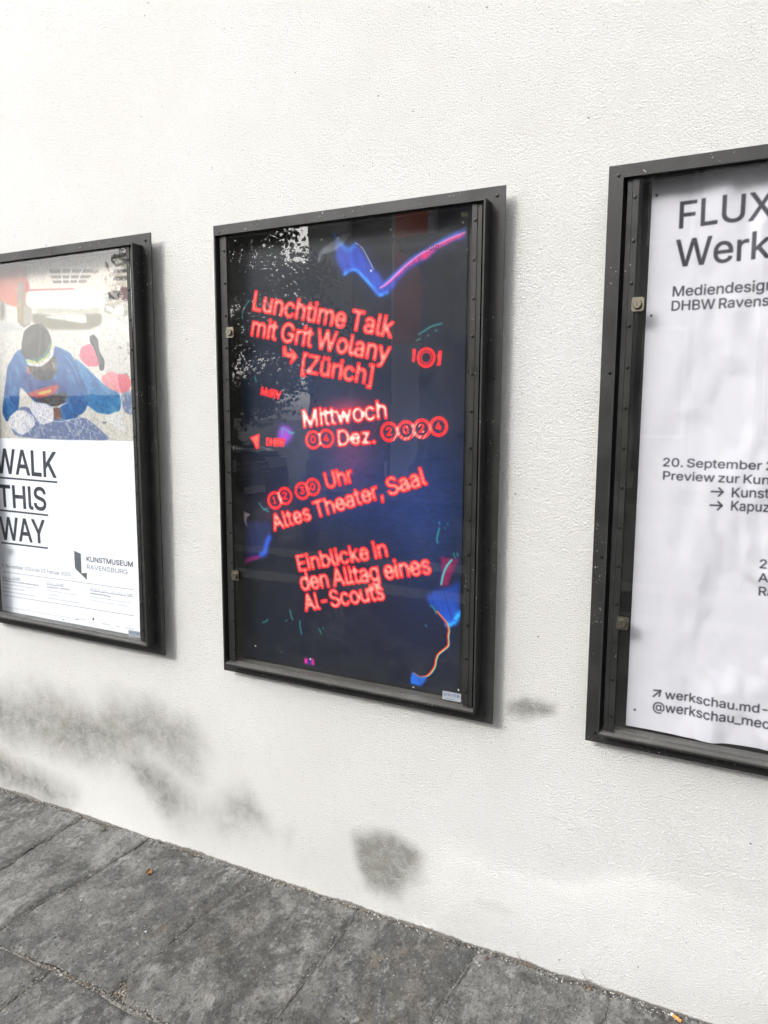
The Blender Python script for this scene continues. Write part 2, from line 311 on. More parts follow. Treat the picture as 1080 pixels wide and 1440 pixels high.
LT=[
 ('WALK',(0.0512, 0.5496),(0.3648, 0.544),0.0849,2),
 ('THIS',(0.0563, 0.4273),(0.306, 0.4276),0.0772,2),
 ('WAY',(0.0533, 0.3074),(0.2923, 0.3106),0.0802,2),
 ('KUNSTMUSEUM',(0.4985, 0.2664),(0.7097, 0.268),0.0167,1.3),
 ('RAVENSBURG',(0.498, 0.2398),(0.6856, 0.2403),0.0157,0.5),
 ('9. November 2024 bis 23. Februar 2025',(0.0501, 0.2028),(0.4175, 0.2056),0.0130,0.4),
 ('DO 5.12., 18 UHR',(0.0484, 0.1614),(0.1452, 0.1651),0.0078,0.3),
 ('Im Dialog mit Dr. Ina Maria Johanna Kühnel',(0.049, 0.1511),(0.2433, 0.1532),0.0047,1),
 ('Leitung Abteilung Kunst, Zeppelin',(0.0478, 0.1391),(0.2073, 0.1401),0.0052,0.2),
 ('Museum, Friedrichshafen',(0.0481, 0.1251),(0.1678, 0.1259),0.0053,0.2),
 ('Gemeinsamer Ausstellungsrundgang',(0.049, 0.1107),(0.2231, 0.1116),0.0053,0.2),
 ('DO 25.1., 18 UHR',(0.2859, 0.1654),(0.3805, 0.167),0.0075,0.3),
 ('Im Dialog mit Dr. Astrid Ihle',(0.2863, 0.153),(0.4084, 0.1561),0.0045,1),
 ('Kuratorin, Wilhelm-Hack-Museum,',(0.2867, 0.1406),(0.4446, 0.1408),0.0050,0.2),
 ('Ludwigshafen',(0.2864, 0.1281),(0.3512, 0.1273),0.0051,0.2),
 ('Gemeinsamer Ausstellungsrundgang',(0.2853, 0.114),(0.4582, 0.1144),0.0051,0.2),
 ('DO 28.11., 12.12., 16.1., 13.2., 17 UHR',(0.511, 0.1678),(0.705, 0.1693),0.0082,0.3),
 ('Kuratorische Führung',(0.5108, 0.1558),(0.6045, 0.155),0.0049,1),
 ('mit Ute Stuffer (Direktorin), Kristina Groß',(0.51, 0.1433),(0.6939, 0.1444),0.0048,0.2),
 ('(Kuratorin) oder Jule Stein-Fröschlerin)',(0.5093, 0.1317),(0.6845, 0.1307),0.0048,0.2),
 ('Kunstmuseum Ravensburg, Burgstraße 9, 88212 Ravensburg, www.kunstmuseum-ravensburg.de',(0.0512, 0.0522),(0.406, 0.0559),0.0036,0.2),
 ('Ravensburger',(0.4369, 0.059),(0.4826, 0.0598),0.0035,0.8),
 ('SAMMLUNG',(0.5593, 0.0562),(0.598, 0.0567),0.0039,0.8),
 ('SPA',(0.6265, 0.0559),(0.6442, 0.056),0.0038,0.8),
 ('MUSEUM',(0.6711, 0.0565),(0.7064, 0.0576),0.0037,0.8),
]
LLN=[
  ([(0.0701, 0.5313), (0.3678, 0.5278)], 0.0062) ,
  ([(0.0587, 0.4131), (0.3133, 0.4108)], 0.0062) ,
  ([(0.0568, 0.2939), (0.3023, 0.2945)], 0.0062) ,
  ([(0.0523, 0.186), (0.7074, 0.1922)], 0.001) ,
  ([(0.0517, 0.098), (0.7089, 0.1045)], 0.001) ,
  ([(0.0482, 0.1593), (0.145, 0.163)], 0.0008) ,
  ([(0.2857, 0.1634), (0.3803, 0.1651)], 0.0008) ,
  ([(0.5108, 0.1659), (0.7049, 0.1675)], 0.0008) ,
]
LP=[
 ('photo',(232, 228, 220),[(-0.2138, 1.4807), (0.7271, 1.2598), (0.7276, 0.6743), (0.0837, 0.6718), (-0.3131, 0.6707)]),
 ('red_car',(214, 122, 100),[(0.0865, 1.2628), (0.2711, 1.2611), (0.2804, 1.172), (0.2586, 1.1177), (0.2066, 1.1179), (0.1463, 1.1358), (0.0749, 1.146)]),
 ('cream',(240, 228, 214),[(0.2711, 1.2611), (0.7271, 1.2598), (0.7248, 1.0897), (0.25, 1.1182), (0.2804, 1.172)]),
 ('roofline',(150, 140, 132),[(0.2118, 1.2707), (0.2843, 1.2666), (0.2834, 1.2557), (0.2108, 1.2607)]),
 ('redline',(190, 50, 55),[(0.2546, 1.171), (0.4841, 1.1588), (0.4839, 1.1556), (0.2543, 1.1671)]),
 ('redp',(200, 80, 76),[(0.2573, 1.2014), (0.278, 1.1943), (0.282, 1.1708), (0.2613, 1.1689)]),
 ('wheel_sh',(120, 112, 100),[(0.1296, 1.1483), (0.1546, 1.1296), (0.1485, 1.0842), (0.1224, 1.074)]),
 ('wheel',(148, 138, 122),[(0.2274, 1.2037), (0.2526, 1.1962), (0.2587, 1.1679), (0.2515, 1.1349), (0.2874, 1.1048), (0.2793, 1.0604), (0.2436, 1.0452), (0.2148, 1.0637), (0.2163, 1.1484)]),
 ('tyre',(176, 168, 152),[(0.251, 1.1293), (0.2871, 1.102), (0.2841, 1.0658), (0.2529, 1.0533), (0.2408, 1.0623)]),
 ('hub',(180, 150, 100),[(0.2287, 1.1504), (0.2386, 1.1357), (0.237, 1.0682), (0.2261, 1.0631), (0.2178, 1.0975)]),
 ('grille1',(78, 72, 70),[(0.3686, 1.2273), (0.5805, 1.2101), (0.5708, 1.201), (0.3783, 1.2151)]),
 ('grille2',(96, 90, 86),[(0.3751, 1.2062), (0.5641, 1.1931), (0.5522, 1.1856), (0.3826, 1.1974)]),
 ('grille3',(104, 98, 94),[(0.3837, 1.1903), (0.5441, 1.1799), (0.5382, 1.173), (0.3895, 1.1817)]),
 ('lamp',(100, 92, 88),[(0.6608, 1.2036), (0.7188, 1.2009), (0.7217, 1.1895), (0.6616, 1.1937)]),
 ('lamp2',(112, 104, 98),[(0.6609, 1.1815), (0.7211, 1.1789), (0.7204, 1.1667), (0.6602, 1.1702)]),
 ('fog',(96, 90, 86),[(0.6324, 1.1395), (0.6877, 1.1383), (0.6824, 1.1103), (0.6382, 1.1131)]),
 ('maroon',(140, 110, 112),[(0.6884, 1.1511), (0.7227, 1.1436), (0.7234, 1.1026), (0.686, 1.1101)]),
 ('bumper',(250, 249, 246),[(0.2584, 1.1652), (0.6216, 1.1455), (0.639, 1.1261), (0.6259, 1.0956), (0.5419, 1.0911), (0.2665, 1.1105)]),
 ('underb',(206, 198, 180),[(0.2918, 1.1073), (0.5418, 1.0889), (0.5882, 1.0952), (0.6021, 1.076), (0.3241, 1.0888)]),
 ('shadow',(138, 130, 112),[(0.2864, 1.0937), (0.4058, 1.076), (0.5371, 1.0769), (0.6057, 1.0731), (0.5998, 1.0391), (0.5375, 1.0261), (0.3696, 1.0338), (0.2878, 1.06)]),
 ('whitep',(236, 233, 224),[(0.3275, 1.0791), (0.5332, 1.0771), (0.5388, 1.0448), (0.4049, 1.0651)]),
 ('bl',(205, 204, 205),[(0.1221, 1.0712), (0.2145, 1.0608), (0.2431, 1.0396), (0.1191, 1.0395)]),
 ('midgrey',(214, 210, 204),[(0.5815, 0.992), (0.7294, 0.9757), (0.7323, 0.8289), (0.6065, 0.9056)]),
 ('shirtlegs',(34, 122, 190),[(0.4765, 0.9416), (0.5443, 0.8962), (0.6032, 0.8518), (0.6697, 0.8295), (0.679, 0.7973), (0.6738, 0.7705), (0.6278, 0.7568), (0.5668, 0.7648), (0.4986, 0.8034), (0.4645, 0.8868)]),
 ('pinkleg',(232, 112, 138),[(0.5065, 0.9733), (0.5501, 0.9825), (0.5795, 0.96), (0.5961, 0.9219), (0.5762, 0.909), (0.5298, 0.9128), (0.4963, 0.941)]),
 ('shoe',(34, 34, 46),[(0.5477, 1.0041), (0.5673, 1.0097), (0.5853, 0.9919), (0.5871, 0.9597), (0.6117, 0.9269), (0.606, 0.8975), (0.587, 0.8979), (0.5847, 0.9222), (0.5683, 0.9657), (0.5487, 0.9853)]),
 ('pink2',(240, 140, 150),[(0.5972, 0.8789), (0.6361, 0.8942), (0.6728, 0.8828), (0.6769, 0.8241), (0.6253, 0.8407), (0.5947, 0.8627)]),
 ('pink3',(222, 70, 100),[(0.6656, 0.8856), (0.7096, 0.882), (0.7243, 0.8554), (0.714, 0.8291), (0.6804, 0.8214), (0.671, 0.8509)]),
 ('asph',(112, 128, 172),[(0.1943, 0.7871), (0.3813, 0.7585), (0.5107, 0.748), (0.564, 0.7207), (0.6342, 0.674), (0.3494, 0.6722), (0.1667, 0.6793), (0.1429, 0.7159)]),
 ('asph2',(120, 136, 176),[(0.6769, 0.8241), (0.7304, 0.8342), (0.729, 0.7546), (0.6884, 0.7652)]),
 ('suit',(20, 92, 168),[(0.1486, 0.9222), (0.1929, 0.9673), (0.2468, 0.9827), (0.3902, 0.9803), (0.4537, 0.9588), (0.4829, 0.9195), (0.525, 0.8418), (0.5338, 0.7978), (0.5118, 0.7646), (0.4541, 0.742), (0.3964, 0.7387), (0.3912, 0.7784), (0.4419, 0.7981), (0.384, 0.7926), (0.341, 0.7784), (0.2743, 0.7986), (0.2338, 0.8336), (0.2045, 0.8513), (0.1943, 0.7871), (0.1883, 0.7695), (0.1258, 0.7277), (0.1035, 0.7634), (0.129, 0.8581)]),
 ('suitdark',(40, 62, 140),[(0.2223, 0.9031), (0.3232, 0.8726), (0.39, 0.8715), (0.4322, 0.8317), (0.4419, 0.7981), (0.358, 0.7813), (0.2661, 0.8044), (0.2139, 0.857)]),
 ('chest_red',(205, 62, 60),[(0.2333, 0.8278), (0.389, 0.8575), (0.3963, 0.8461), (0.3516, 0.8069), (0.2584, 0.816)]),
 ('chest_yel',(225, 190, 70),[(0.2898, 0.8302), (0.3627, 0.8409), (0.3576, 0.8296), (0.2977, 0.8215)]),
 ('belly',(62, 52, 50),[(0.2664, 0.8073), (0.4281, 0.8318), (0.4427, 0.8093), (0.3831, 0.7813), (0.3416, 0.787)]),
 ('arm_skin',(120, 80, 66),[(0.362, 0.7784), (0.3954, 0.7801), (0.4049, 0.7416), (0.3631, 0.7385)]),
 ('glove',(252, 252, 255),[(0.1366, 0.7456), (0.1838, 0.7695), (0.2282, 0.7696), (0.2699, 0.7465), (0.2722, 0.7232), (0.2397, 0.6994), (0.203, 0.6841), (0.1769, 0.6926), (0.1687, 0.7014), (0.1338, 0.7158)]),
 ('glove2',(246, 245, 255),[(0.2429, 0.7871), (0.2786, 0.7986), (0.3503, 0.7898), (0.3667, 0.7642), (0.3626, 0.7327), (0.3022, 0.7206), (0.2622, 0.758)]),
 ('face',(84, 60, 50),[(0.2413, 0.9199), (0.3796, 0.9501), (0.3943, 0.9273), (0.3876, 0.894), (0.3654, 0.8747), (0.306, 0.87), (0.2648, 0.8908)]),
 ('mask',(44, 38, 35),[(0.2744, 0.902), (0.326, 0.9065), (0.3839, 0.8996), (0.3654, 0.8747), (0.3059, 0.8689), (0.2768, 0.8791)]),
 ('ear',(190, 110, 100),[(0.2416, 0.9228), (0.2581, 0.9138), (0.2648, 0.8908), (0.248, 0.8968)]),
 ('cap',(66, 60, 55),[(0.2261, 0.9948), (0.2426, 1.034), (0.2788, 1.0548), (0.3213, 1.0555), (0.3531, 1.0345), (0.3674, 1.0061), (0.3652, 0.9784), (0.3034, 0.9411), (0.2433, 0.9428), (0.2236, 0.9663)]),
 ('band_w',(244, 243, 236),[(0.2392, 0.9458), (0.3024, 0.9298), (0.3506, 0.9509), (0.3744, 0.9892), (0.3834, 0.9778), (0.3709, 0.9447), (0.3182, 0.9152), (0.2543, 0.9196)]),
 ('band_y',(224, 216, 110),[(0.2417, 0.944), (0.2984, 0.9322), (0.3466, 0.9539), (0.3731, 0.9937), (0.3739, 0.9837), (0.3501, 0.9454), (0.2978, 0.9254), (0.2492, 0.9312)]),
 ('band_g',(88, 138, 100),[(0.2522, 0.9448), (0.2948, 0.9402), (0.3389, 0.9625), (0.3689, 1.0033), (0.3713, 0.9921), (0.3449, 0.9539), (0.2959, 0.9334)]),
 ('d1',(120, 130, 150),[(0.592, 0.7348), (0.6112, 0.7349), (0.6123, 0.7284), (0.5954, 0.7282)]),
 ('wh1',(240, 240, 242),[(0.5967, 0.7485), (0.6663, 0.7705), (0.6962, 0.7061), (0.6629, 0.711)]),
 ('logo',(82, 86, 92),[(0.4389, 0.2975), (0.4717, 0.29), (0.4717, 0.2228), (0.4971, 0.2264), (0.4968, 0.2016), (0.4444, 0.2334), (0.4402, 0.2402)]),
 ('dia',(60, 62, 70),[(0.5213, 0.0751), (0.5262, 0.069), (0.5192, 0.0618), (0.5156, 0.0676)]),
 ('dia2',(60, 62, 70),[(0.3665, 0.0447), (0.3724, 0.0485), (0.379, 0.0444)]),
 ('clogo',(70, 72, 80),[(0.4319, 0.0559), (0.4523, 0.0572), (0.4522, 0.0557), (0.4318, 0.054)]),
]
#LPAPER [(0.7461, 1.2533), (0.7227, 0.0384)] [(0.1417, 1.2741), (0.0226, 0.0375)]
LSK=[
 ((235, 230, 222),0.0012,[(0.144, 0.7278), (0.1743, 0.7133), (0.1859, 0.6927)]),
 ((160, 158, 196),0.0007,[(0.1912, 0.7519), (0.2064, 0.7225), (0.1948, 0.6928)]),
 ((160, 158, 196),0.0007,[(0.2272, 0.7579), (0.2378, 0.7287), (0.2306, 0.6963)]),
 ((160, 158, 196),0.0007,[(0.2568, 0.7464), (0.2587, 0.7172)]),
 ((165, 162, 200),0.0007,[(0.273, 0.7842), (0.2833, 0.7523), (0.2896, 0.7234)]),
 ((165, 162, 200),0.0007,[(0.3036, 0.7899), (0.3096, 0.7582), (0.3025, 0.7235)]),
 ((165, 162, 200),0.0007,[(0.3292, 0.7899), (0.333, 0.7641), (0.3266, 0.7267)]),
 ((120, 118, 160),0.0009,[(0.2722, 0.7232), (0.2607, 0.7406), (0.2403, 0.758), (0.2279, 0.7667)]),
 ((22, 56, 112),0.0012,[(0.4013, 0.9104), (0.3905, 0.8771), (0.4044, 0.8432), (0.4423, 0.8037)]),
 ((20, 60, 120),0.0012,[(0.1957, 0.95), (0.2092, 0.9034), (0.2077, 0.8571)]),
 ((22, 62, 124),0.0012,[(0.4517, 0.9313), (0.4805, 0.8865), (0.5005, 0.8311), (0.4971, 0.7813)]),
 ((24, 80, 132),0.0012,[(0.5436, 0.8853), (0.5872, 0.8411), (0.6382, 0.8029)]),
 ((24, 80, 132),0.001,[(0.6023, 0.8383), (0.6303, 0.7975), (0.6666, 0.7759)]),
 ((26, 66, 130),0.0012,[(0.138, 0.858), (0.1607, 0.8107), (0.1854, 0.7871)]),
 ((26, 66, 130),0.0012,[(0.4277, 0.8262), (0.4742, 0.798), (0.522, 0.7978)]),
 ((110, 170, 214),0.0012,[(0.4287, 0.9485), (0.4665, 0.9144), (0.4909, 0.8643)]),
 ((110, 170, 214),0.001,[(0.1604, 0.9045), (0.1561, 0.8578), (0.1427, 0.8108)]),
 ((40, 36, 34),0.0012,[(0.3213, 0.901), (0.3469, 0.9049), (0.3679, 0.9067)]),
 ((235, 225, 215),0.0007,[(0.3712, 0.9279), (0.3753, 0.9166), (0.378, 0.9082)]),
 ((66, 50, 44),0.0009,[(0.2696, 0.8964), (0.3074, 0.8871), (0.3582, 0.8889)]),
 ((70, 62, 56),0.0012,[(0.2871, 1.0516), (0.2814, 1.004), (0.2868, 0.9472)]),
 ((132, 124, 112),0.0012,[(0.3168, 1.0519), (0.3169, 1.0026), (0.3055, 0.9467)]),
 ((120, 110, 96),0.0009,[(0.2315, 1.153), (0.2318, 1.108), (0.2295, 1.0629)]),
 ((150, 140, 124),0.0009,[(0.2538, 1.1123), (0.383, 1.0992), (0.542, 1.0921), (0.588, 1.0926)]),
 ((190, 90, 90),0.0007,[(0.2707, 1.2568), (0.282, 1.2106), (0.2821, 1.1719)]),
 ((120, 112, 104),0.0007,[(0.2894, 1.2568), (0.2804, 1.172)]),
 ((190, 180, 170),0.0006,[(0.6277, 1.2434), (0.6287, 1.1995), (0.6217, 1.1481)]),
 ((200, 190, 180),0.0006,[(0.3545, 1.2567), (0.3538, 1.1668)]),
 ((130, 122, 112),0.0008,[(0.5863, 1.0663), (0.734, 1.0603)]),
 ((150, 142, 134),0.0006,[(0.613, 1.0093), (0.7308, 1.0027)]),
 ((90, 90, 104),0.0006,[(0.5666, 0.998), (0.5878, 0.9704), (0.5996, 0.9165)]),
 ((215, 215, 225),0.0006,[(0.555, 0.9985), (0.5742, 0.9736), (0.5905, 0.9167)]),
 ((180, 60, 90),0.0009,[(0.5335, 0.967), (0.555, 0.9392), (0.5609, 0.9121)]),
 ((190, 60, 90),0.0009,[(0.6728, 0.8828), (0.6821, 0.8507), (0.6769, 0.8241)]),
 ((110, 104, 100),0.0006,[(0.5501, 0.7482), (0.6104, 0.7212), (0.6688, 0.6839)]),
 ((170, 172, 176),0.0006,[(0.1033, 0.8762), (0.1593, 0.8928)]),
 ((120, 118, 118),0.0007,[(0.1008, 0.8496), (0.1238, 0.8511)]),
 ((120, 118, 118),0.0007,[(0.0992, 0.833), (0.1249, 0.834)]),
 ((255, 255, 255),0.0009,[(0.2795, 0.7581), (0.3794, 0.7329), (0.5027, 0.7479)]),
 ((120, 134, 170),0.0009,[(0.2848, 0.7175), (0.4015, 0.6961), (0.53, 0.6813)]),
 ((176, 190, 214),0.0009,[(0.3805, 0.7471), (0.4691, 0.7253), (0.5778, 0.6933)]),
]
# ================================================================ PRINT: drawn from outlines and strings with numpy
FONT=None
try:
    fp=os.path.join(bpy.utils.resource_path('LOCAL'),'datafiles','fonts','Inter.woff2')
    if os.path.exists(fp): FONT=bpy.data.fonts.load(fp)
except Exception: FONT=None
_glyph={}
def prepare(reqs):
    objs=[]
    for s,fill in reqs:
        if (s,fill) in _glyph: continue
        cu=bpy.data.curves.new('t','FONT'); cu.body=s; cu.size=1; cu.fill_mode='FRONT' if fill else 'NONE'; cu.resolution_u=4; cu.space_word=.72; cu.space_character=.99
        if FONT: cu.font=FONT
        ob=bpy.data.objects.new('t',cu); C.objects.link(ob); objs.append(((s,fill),ob)); _glyph[(s,fill)]=None
    dg=bpy.context.evaluated_depsgraph_get(); dg.update()
    for key,ob in objs:
        me=bpy.data.meshes.new_from_object(ob.evaluated_get(dg)); co=np.array([v.co[:2] for v in me.vertices]).reshape(-1,2)
        if key[1]: me.calc_loop_triangles(); tr=np.array([t.vertices[:] for t in me.loop_triangles]).reshape(-1,3)
        else:
            tr=np.array([e.vertices[:] for e in me.edges]).reshape(-1,2)
            # orient edges head to tail along each closed loop
            nb={}
            for i,j in tr: nb.setdefault(int(i),[]).append(int(j)); nb.setdefault(int(j),[]).append(int(i))
            seen=set(); out=[]
            for s0 in sorted(nb):
                if s0 in seen: continue
                loop=[s0]; seen.add(s0); cur=s0+1 if s0+1 in nb[s0] else nb[s0][0]
                while cur not in seen:
                    seen.add(cur); loop.append(cur); nx=[q for q in nb[cur] if q not in seen]
                    if not nx: break
                    cur=nx[0]
                out+=[(loop[k],loop[(k+1)%len(loop)]) for k in range(len(loop))]
            tr=np.array(out).reshape(-1,2)
        _glyph[key]=(co,tr); bpy.data.meshes.remove(me); cu=ob.data; bpy.data.objects.remove(ob); bpy.data.curves.remove(cu)
def place_text(s,A,B,cap,fill,ref=None):
    """outline (or triangles) of the string in plane coordinates: ink from A to B on the baseline, capitals 'cap' high"""
    prepare([(s,fill),('H',fill)]+([(ref,fill)] if ref else []))
    co,tr=_glyph[(s,fill)]; H=_glyph[('H',fill)][0][:,1].max()
    rc=_glyph[(ref,fill)][0] if ref else co
    x0,x1=rc[:,0].min(),rc[:,0].max()
    A=np.array(A);B=np.array(B);L=np.linalg.norm(B-A); d=(B-A)/L; n=np.array([-d[1],d[0]])
    P=A+((co[:,:1]-x0)*L/(x1-x0))*d+(co[:,1:2]*cap/H)*n
    return P,tr
class Canvas:
    def __init__(s,u0,v0,u1,v1,res,bg):
        s.u0,s.v0,s.u1,s.v1,s.r=u0,v0,u1,v1,res; s.w=int((u1-u0)*res); s.h=int((v1-v0)*res)
        s.a=np.zeros((s.h,s.w,3),np.float32)+np.array(bg,np.float32)/255
        yy,xx=np.mgrid[0:s.h,0:s.w]; s.U=(xx+.5)/res+u0; s.V=(yy+.5)/res+v0
    def px(s,P): P=np.asarray(P,float); return np.stack([(P[...,0]-s.u0)*s.r-.5,(P[...,1]-s.v0)*s.r-.5],-1)
    def mask(s): return np.zeros((s.h,s.w),np.float32)
    def text(s,m,P,ed,bold=0):
        # non-zero winding fill of closed outlines, then a stroke of width 'bold' along them
        Q=s.px(P); x0=int(Q[:,0].min())-2; x1=int(Q[:,0].max())+3; y0=int(Q[:,1].min())-2; y1=int(Q[:,1].max())+3
        S=3; W_=np.zeros(((y1-y0)*S,(x1-x0)*S+2),np.int32); a=(Q[ed[:,0]]-(x0,y0)+.5)*S; c=(Q[ed[:,1]]-(x0,y0)+.5)*S
        for p,q in zip(a,c):
            if p[1]==q[1]: continue
            sg=1 if q[1]>p[1] else -1; lo,hi=(p,q) if sg>0 else (q,p); r0=int(math.ceil(lo[1]-.5)); r1=int(math.ceil(hi[1]-.5))
            if r1<=r0: continue
            R_=np.arange(r0,r1); X_=lo[0]+(hi[0]-lo[0])*(R_+.5-lo[1])/(hi[1]-lo[1]); np.add.at(W_,(R_,np.clip(np.round(X_).astype(int),0,W_.shape[1]-1)),sg)
        F=(np.cumsum(W_,axis=1)[:,:(x1-x0)*S]!=0).astype(np.float32).reshape(y1-y0,S,x1-x0,S).mean(axis=(1,3))
        cx0,cy0=max(x0,0),max(y0,0); cx1,cy1=min(x1,s.w),min(y1,s.h)
        if cx0>=cx1 or cy0>=cy1: return
        m[cy0:cy1,cx0:cx1]=np.maximum(m[cy0:cy1,cx0:cx1],F[cy0-y0:cy1-y0,cx0-x0:cx1-x0])
        if bold:
            for i,j in ed: s.stroke(P[[i,j]],bold,m)
    def poly(s,pts,m=None):
        m=s.mask() if m is None else m; Q=s.px(pts); x0=max(int(Q[:,0].min())-1,0); x1=min(int(Q[:,0].max())+2,s.w); y0=max(int(Q[:,1].min())-1,0); y1=min(int(Q[:,1].max())+2,s.h)
        if x0>=x1 or y0>=y1: return m
        X,Y=np.meshgrid(np.arange(x0,x1),np.arange(y0,y1)); ins=np.zeros(X.shape,bool)
        for i in range(len(Q)):
            a,b=Q[i],Q[(i+1)%len(Q)]
            if a[1]==b[1]: continue
            ins^=((a[1]>Y)!=(b[1]>Y))&(X<(b[0]-a[0])*(Y-a[1])/(b[1]-a[1])+a[0])
        m[y0:y1,x0:x1][ins]=1; return m
    def stroke(s,pts,wd,m=None,off=(0,0)):
        m=s.mask() if m is None else m; Q=s.px(np.asarray(pts)+np.array(off)); R=wd*s.r/2
        for i in range(len(Q)-1):
            a,b=Q[i],Q[i+1]; x0=max(int(min(a[0],b[0])-R-2),0); x1=min(int(max(a[0],b[0])+R+3),s.w); y0=max(int(min(a[1],b[1])-R-2),0); y1=min(int(max(a[1],b[1])+R+3),s.h)
            if x0>=x1 or y0>=y1: continue
            X,Y=np.meshgrid(np.arange(x0,x1),np.arange(y0,y1)); d=b-a; L=max(d@d,1e-9); t=np.clip(((X-a[0])*d[0]+(Y-a[1])*d[1])/L,0,1)
            D=np.hypot(X-a[0]-t*d[0],Y-a[1]-t*d[1]); m[y0:y1,x0:x1]=np.maximum(m[y0:y1,x0:x1],np.clip(R-D+.5,0,1))
        return m
    def over(s,m,col): s.a+=(np.array(col,np.float32)/255-s.a)*np.clip(m,0,1)[...,None]
    def add(s,m,col): s.a+=m[...,None]*np.array(col,np.float32)/255*(1-np.clip(s.a,0,1))
    def image(s,name):
        im=bpy.data.images.new(name,s.w,s.h,alpha=False); px=np.ones((s.h,s.w,4),np.float32); px[...,:3]=np.clip(s.a,0,1); im.pixels.foreach_set(px.ravel()); im.update(); im.pack(); return im
def blur(m,sig):
    R0=np.flatnonzero(m.any(axis=1)); C0=np.flatnonzero(m.any(axis=0)); rr=max(int(sig*1.0+.5),1)
    if not len(R0): return m
    a0,a1=max(R0[0]-3*rr-3,0),min(R0[-1]+3*rr+4,m.shape[0]); b0,b1=max(C0[0]-3*rr-3,0),min(C0[-1]+3*rr+4,m.shape[1])
    out=np.zeros(m.shape,np.float32); out[a0:a1,b0:b1]=_blur(m[a0:a1,b0:b1],rr); return out
def _blur(m,rr):
    for _ in range(3):
        for ax in(0,1):
            p=np.pad(m,[(rr+1,rr) if a==ax else (0,0) for a in(0,1)],mode='edge'); c=np.cumsum(p,axis=ax,dtype=np.float64)
            n=m.shape[ax]; hi=np.take(c,np.arange(2*rr+1,2*rr+1+n),axis=ax); lo=np.take(c,np.arange(0,n),axis=ax); m=((hi-lo)/(2*rr+1)).astype(np.float32)
    return m
def smooth_line(p,n=8):
    p=np.array(p,float); q=np.vstack([2*p[0]-p[1],p,2*p[-1]-p[-2]]); o=[]
    for i in range(1,len(q)-2):
        for t in np.linspace(0,1,n,endpoint=False):
            a,b,c,d=q[i-1:i+3]; o.append(.5*((2*b)+(c-a)*t+(2*a-5*b+4*c-d)*t*t+(3*b-a-3*c+d)*t**3))
    o.append(p[-1]); return np.array(o)
def paper_mat(name,img,rough=.5):
    m=mat(name,(.8,.8,.8),rough,spec=.3); k=N(m); uvn=k.n('ShaderNodeUVMap'); ti=k.n('ShaderNodeTexImage'); ti.image=img; ti.extension='EXTEND'; ti.interpolation='Cubic'
    k.l(uvn.outputs[0],ti.inputs[0]); k.col(ti.outputs[0]); return m
def paper_obj(name,cv,mtl,origin,u0,v0,u1,v1,depth_fn=None,step=.02,y=-.012):
    nu=int((u1-u0)/step)+2; nv=int((v1-v0)/step)+2; U,V=np.meshgrid(np.linspace(u0,u1,nu),np.linspace(v0,v1,nv))
    D=depth_fn(U,V) if depth_fn else np.zeros_like(U)
    uu=(U-cv.u0)/(cv.u1-cv.u0); vv=(V-cv.v0)/(cv.v1-cv.v0)
    me=grid_mesh(name,U,y-D,V); uvl=me.uv_layers.new(name='UVMap'); li=np.zeros(len(me.loops),np.int32); me.loops.foreach_get('vertex_index',li)
    uvl.data.foreach_set('uv',np.stack([uu.ravel()[li],vv.ravel()[li]],-1).ravel().astype(np.float32)); me.materials.append(mtl)
    return link(name,me,None,origin)
